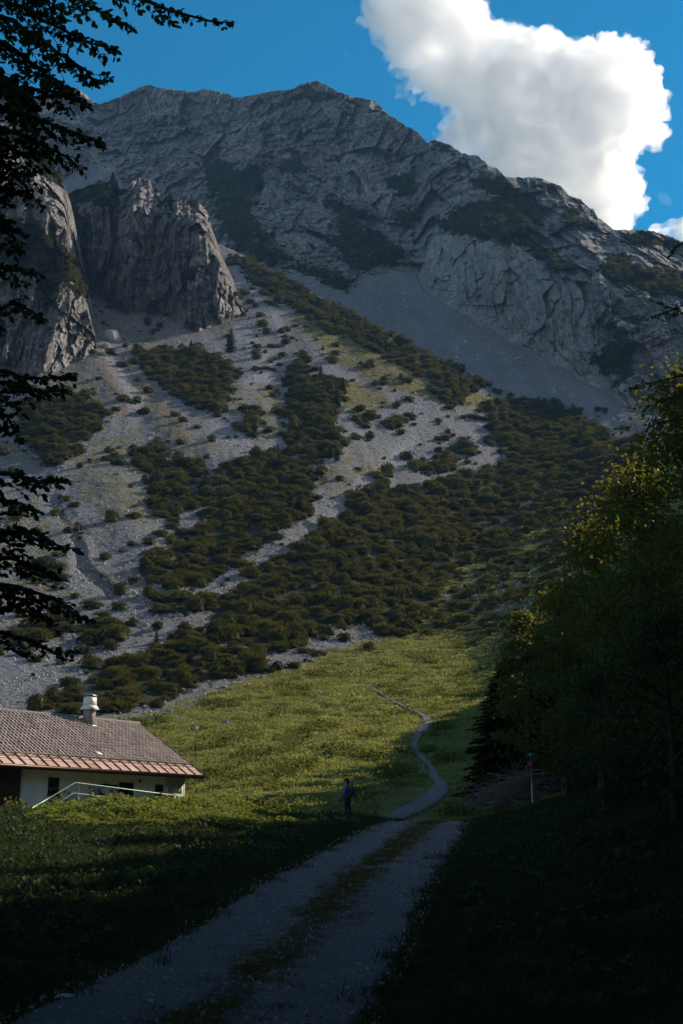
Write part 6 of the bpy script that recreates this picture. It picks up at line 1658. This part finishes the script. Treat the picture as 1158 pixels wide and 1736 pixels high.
def cloud(name, poly, Y, label, dens, seed, rmax=95, nsph=420, vox=7.0, amp=1.0, sq=1.0, rmin=14):
    r = np.random.RandomState(seed); xs_ = [p[0] for p in poly]; ys_ = [p[1] for p in poly]
    bm = bmesh.new(); cnt = 0; px = r.uniform(min(xs_), max(xs_), 12000); py = r.uniform(min(ys_), max(ys_), 12000)
    ins = pip(px, py, poly); px, py = px[ins], py[ins]; d, _ = pdist(px, py, list(poly) + [poly[0]])
    cand = np.argsort(-d)[: len(d)]; got = []
    for i in list(cand[: len(cand) // 3][:: max(1, len(cand) // 3 // (nsph // 3))]) + list(r.choice(cand, nsph)):
        rad = min(rmax, max(rmin, d[i] * .97)); sc_ = Y / F / .9
        c_ = U(float(px[i]), float(py[i]), Y + (r.uniform(-1, 1) * 55 * sq - 0) * sc_)
        bmesh.ops.create_icosphere(bm, subdivisions=2, radius=rad * sc_, matrix=Matrix.Translation(c_))
    me = bpy.data.meshes.new('tmp'); bm.to_mesh(me); bm.free()
    to = bpy.data.objects.new('tmp', me); C.objects.link(to); md = to.modifiers.new('r', 'REMESH'); md.mode = 'VOXEL'; md.voxel_size = vox
    dg = bpy.context.evaluated_depsgraph_get(); m2 = bpy.data.meshes.new_from_object(to.evaluated_get(dg))
    bpy.data.objects.remove(to); bpy.data.meshes.remove(me)
    bm = bmesh.new(); bm.from_mesh(m2); bm.verts.ensure_lookup_table(); seen = np.full(len(bm.verts), -1); isl = []
    for v0_ in bm.verts:
        if seen[v0_.index] >= 0: continue
        st = [v0_]; seen[v0_.index] = len(isl); c_n = 0
        while st:
            q_ = st.pop(); c_n += 1
            for e_ in q_.link_edges:
                o2 = e_.other_vert(q_)
                if seen[o2.index] < 0: seen[o2.index] = len(isl); st.append(o2)
        isl.append(c_n)
    big_ = int(np.argmax(isl)); bmesh.ops.delete(bm, geom=[v2 for v2 in bm.verts if seen[v2.index] != big_], context='VERTS'); bm.to_mesh(m2); bm.free()
    n_ = len(m2.vertices); co = np.empty(n_ * 3, np.float32); m2.vertices.foreach_get('co', co); co = co.reshape(-1, 3).astype(float)
    no = np.empty(n_ * 3, np.float32); m2.vertex_normals.foreach_get('vector', no); no = no.reshape(-1, 3)
    q = co / 1.0
    dsp = 30 * (ridged(q[:, 0] / 120, q[:, 1] / 120, q[:, 2] / 120, 2) - .4) * -1 + 16 * (1 - np.abs(fbm(q[:, 0] / 45, q[:, 1] / 45, q[:, 2] / 45, 2)) * 3) - 14 + 26 * fbm(q[:, 0] / 30, q[:, 1] / 30, q[:, 2] / 30, 3) + 13 * fbm(q[:, 0] / 11, q[:, 1] / 11, q[:, 2] / 11, 2)
    co = co + no * (dsp * amp)[:, None]
    m2.vertices.foreach_set('co', co.astype(np.float32).ravel()); m2.update()
    to = bpy.data.objects.new('tmp', m2); C.objects.link(to); md = to.modifiers.new('r', 'REMESH'); md.mode = 'VOXEL'; md.voxel_size = vox * .75
    dg = bpy.context.evaluated_depsgraph_get(); m3 = bpy.data.meshes.new_from_object(to.evaluated_get(dg)); bpy.data.objects.remove(to); bpy.data.meshes.remove(m2); m2 = m3
    n_ = len(m2.vertices); co = np.empty(n_ * 3, np.float32); m2.vertices.foreach_get('co', co); co = co.reshape(-1, 3)
    ctr_ = co.mean(0); m2.vertices.foreach_set('co', (co - ctr_).ravel()); m2.update(); m2.name = name
    m2.materials.clear(); m2.materials.append(cloud_mat(label[:20], dens))
    o_ = obj(name, m2); o_.location = ctr_; tag(o_, label, 'cloud', 'clouds over the ridge')
    return o_
CL = [(612, 31), (620, 57), (646, 78), (650, 98), (682, 124), (668, 150), (698, 171), (755, 175), (768, 196), (722, 212), (716, 225), (735, 250), (800, 300), (900, 360), (1000, 430), (1050, 440), (1085, 385), (1105, 357), (1097, 331), (1086, 259), (1143, 240), (1148, 223), (1123, 192),
      (1142, 150), (1127, 114), (1107, 88), (1076, 58), (1050, 54), (1014, 48), (990, 62), (952, 47), (931, 33), (900, 45), (874, 33), (858, 46), (838, 31), (826, -10), (800, -60), (640, -60), (620, -5)]
cloud('cloud', CL, 2600, 'big bright cumulus cloud rising behind the ridge', .012, 3)
cloud('cloud', [(1070, 385), (1110, 372), (1150, 360), (1230, 340), (1230, 430), (1110, 430)], 2700, 'low white cloud at the right edge behind the ridge', .014, 4, 30, 40, 8, .5, .5, 8)
cloud('cloud', [(578, 80), (592, 82), (600, 96), (590, 102), (580, 92)], 2600, 'tiny wisp of cloud left of the big cumulus', .004, 5, 7, 14, 3, .14, .1, 2)
cloud('cloud', [(608, 82), (620, 84), (630, 100), (626, 108), (612, 96)], 2600, 'faint wisp of cloud between the tiny wisp and the big cumulus', .0022, 6, 7, 14, 3, .14, .1, 2)
cloud('cloud', [(1100, 320), (1125, 322), (1145, 340), (1140, 356), (1118, 346)], 2600, 'torn scrap of cloud below the right end of the big cumulus', .0012, 7, 10, 20, 4, .2, .1, 3)
cloud('cloud', [(50, 166), (66, 158), (80, 162), (70, 174), (52, 176)], 2600, 'small white cloud low behind the left skyline', .008, 8, 8, 16, 3, .14, .1, 3)
cloud('cloud', [(112, 100), (122, 98), (132, 108), (124, 114), (112, 110)], 2600, 'faint small cloud among the upper left beech leaves', .003, 9, 7, 14, 3, .14, .1, 2)

# ================================================================ HAZE
b = MB(); b.box((50, 560, 390), (2600, 1500, 820))
hz = b.mesh('haze', None); hm_ = bpy.data.materials.new('haze'); hm_.use_nodes = True; n = hm_.node_tree; n.nodes.clear()
v_ = n.nodes.new('ShaderNodeVolumePrincipled'); v_.inputs['Color'].default_value = (0.28, 0.58, 1.0, 1); v_.inputs['Density'].default_value = 0.00009; v_.inputs['Anisotropy'].default_value = 0.2
o_ = n.nodes.new('ShaderNodeOutputMaterial'); n.links.new(v_.outputs[0], o_.inputs['Volume']); hz.materials.append(hm_)
tag(obj('haze', hz), 'thin bluish mountain haze', 'haze', kind='stuff')
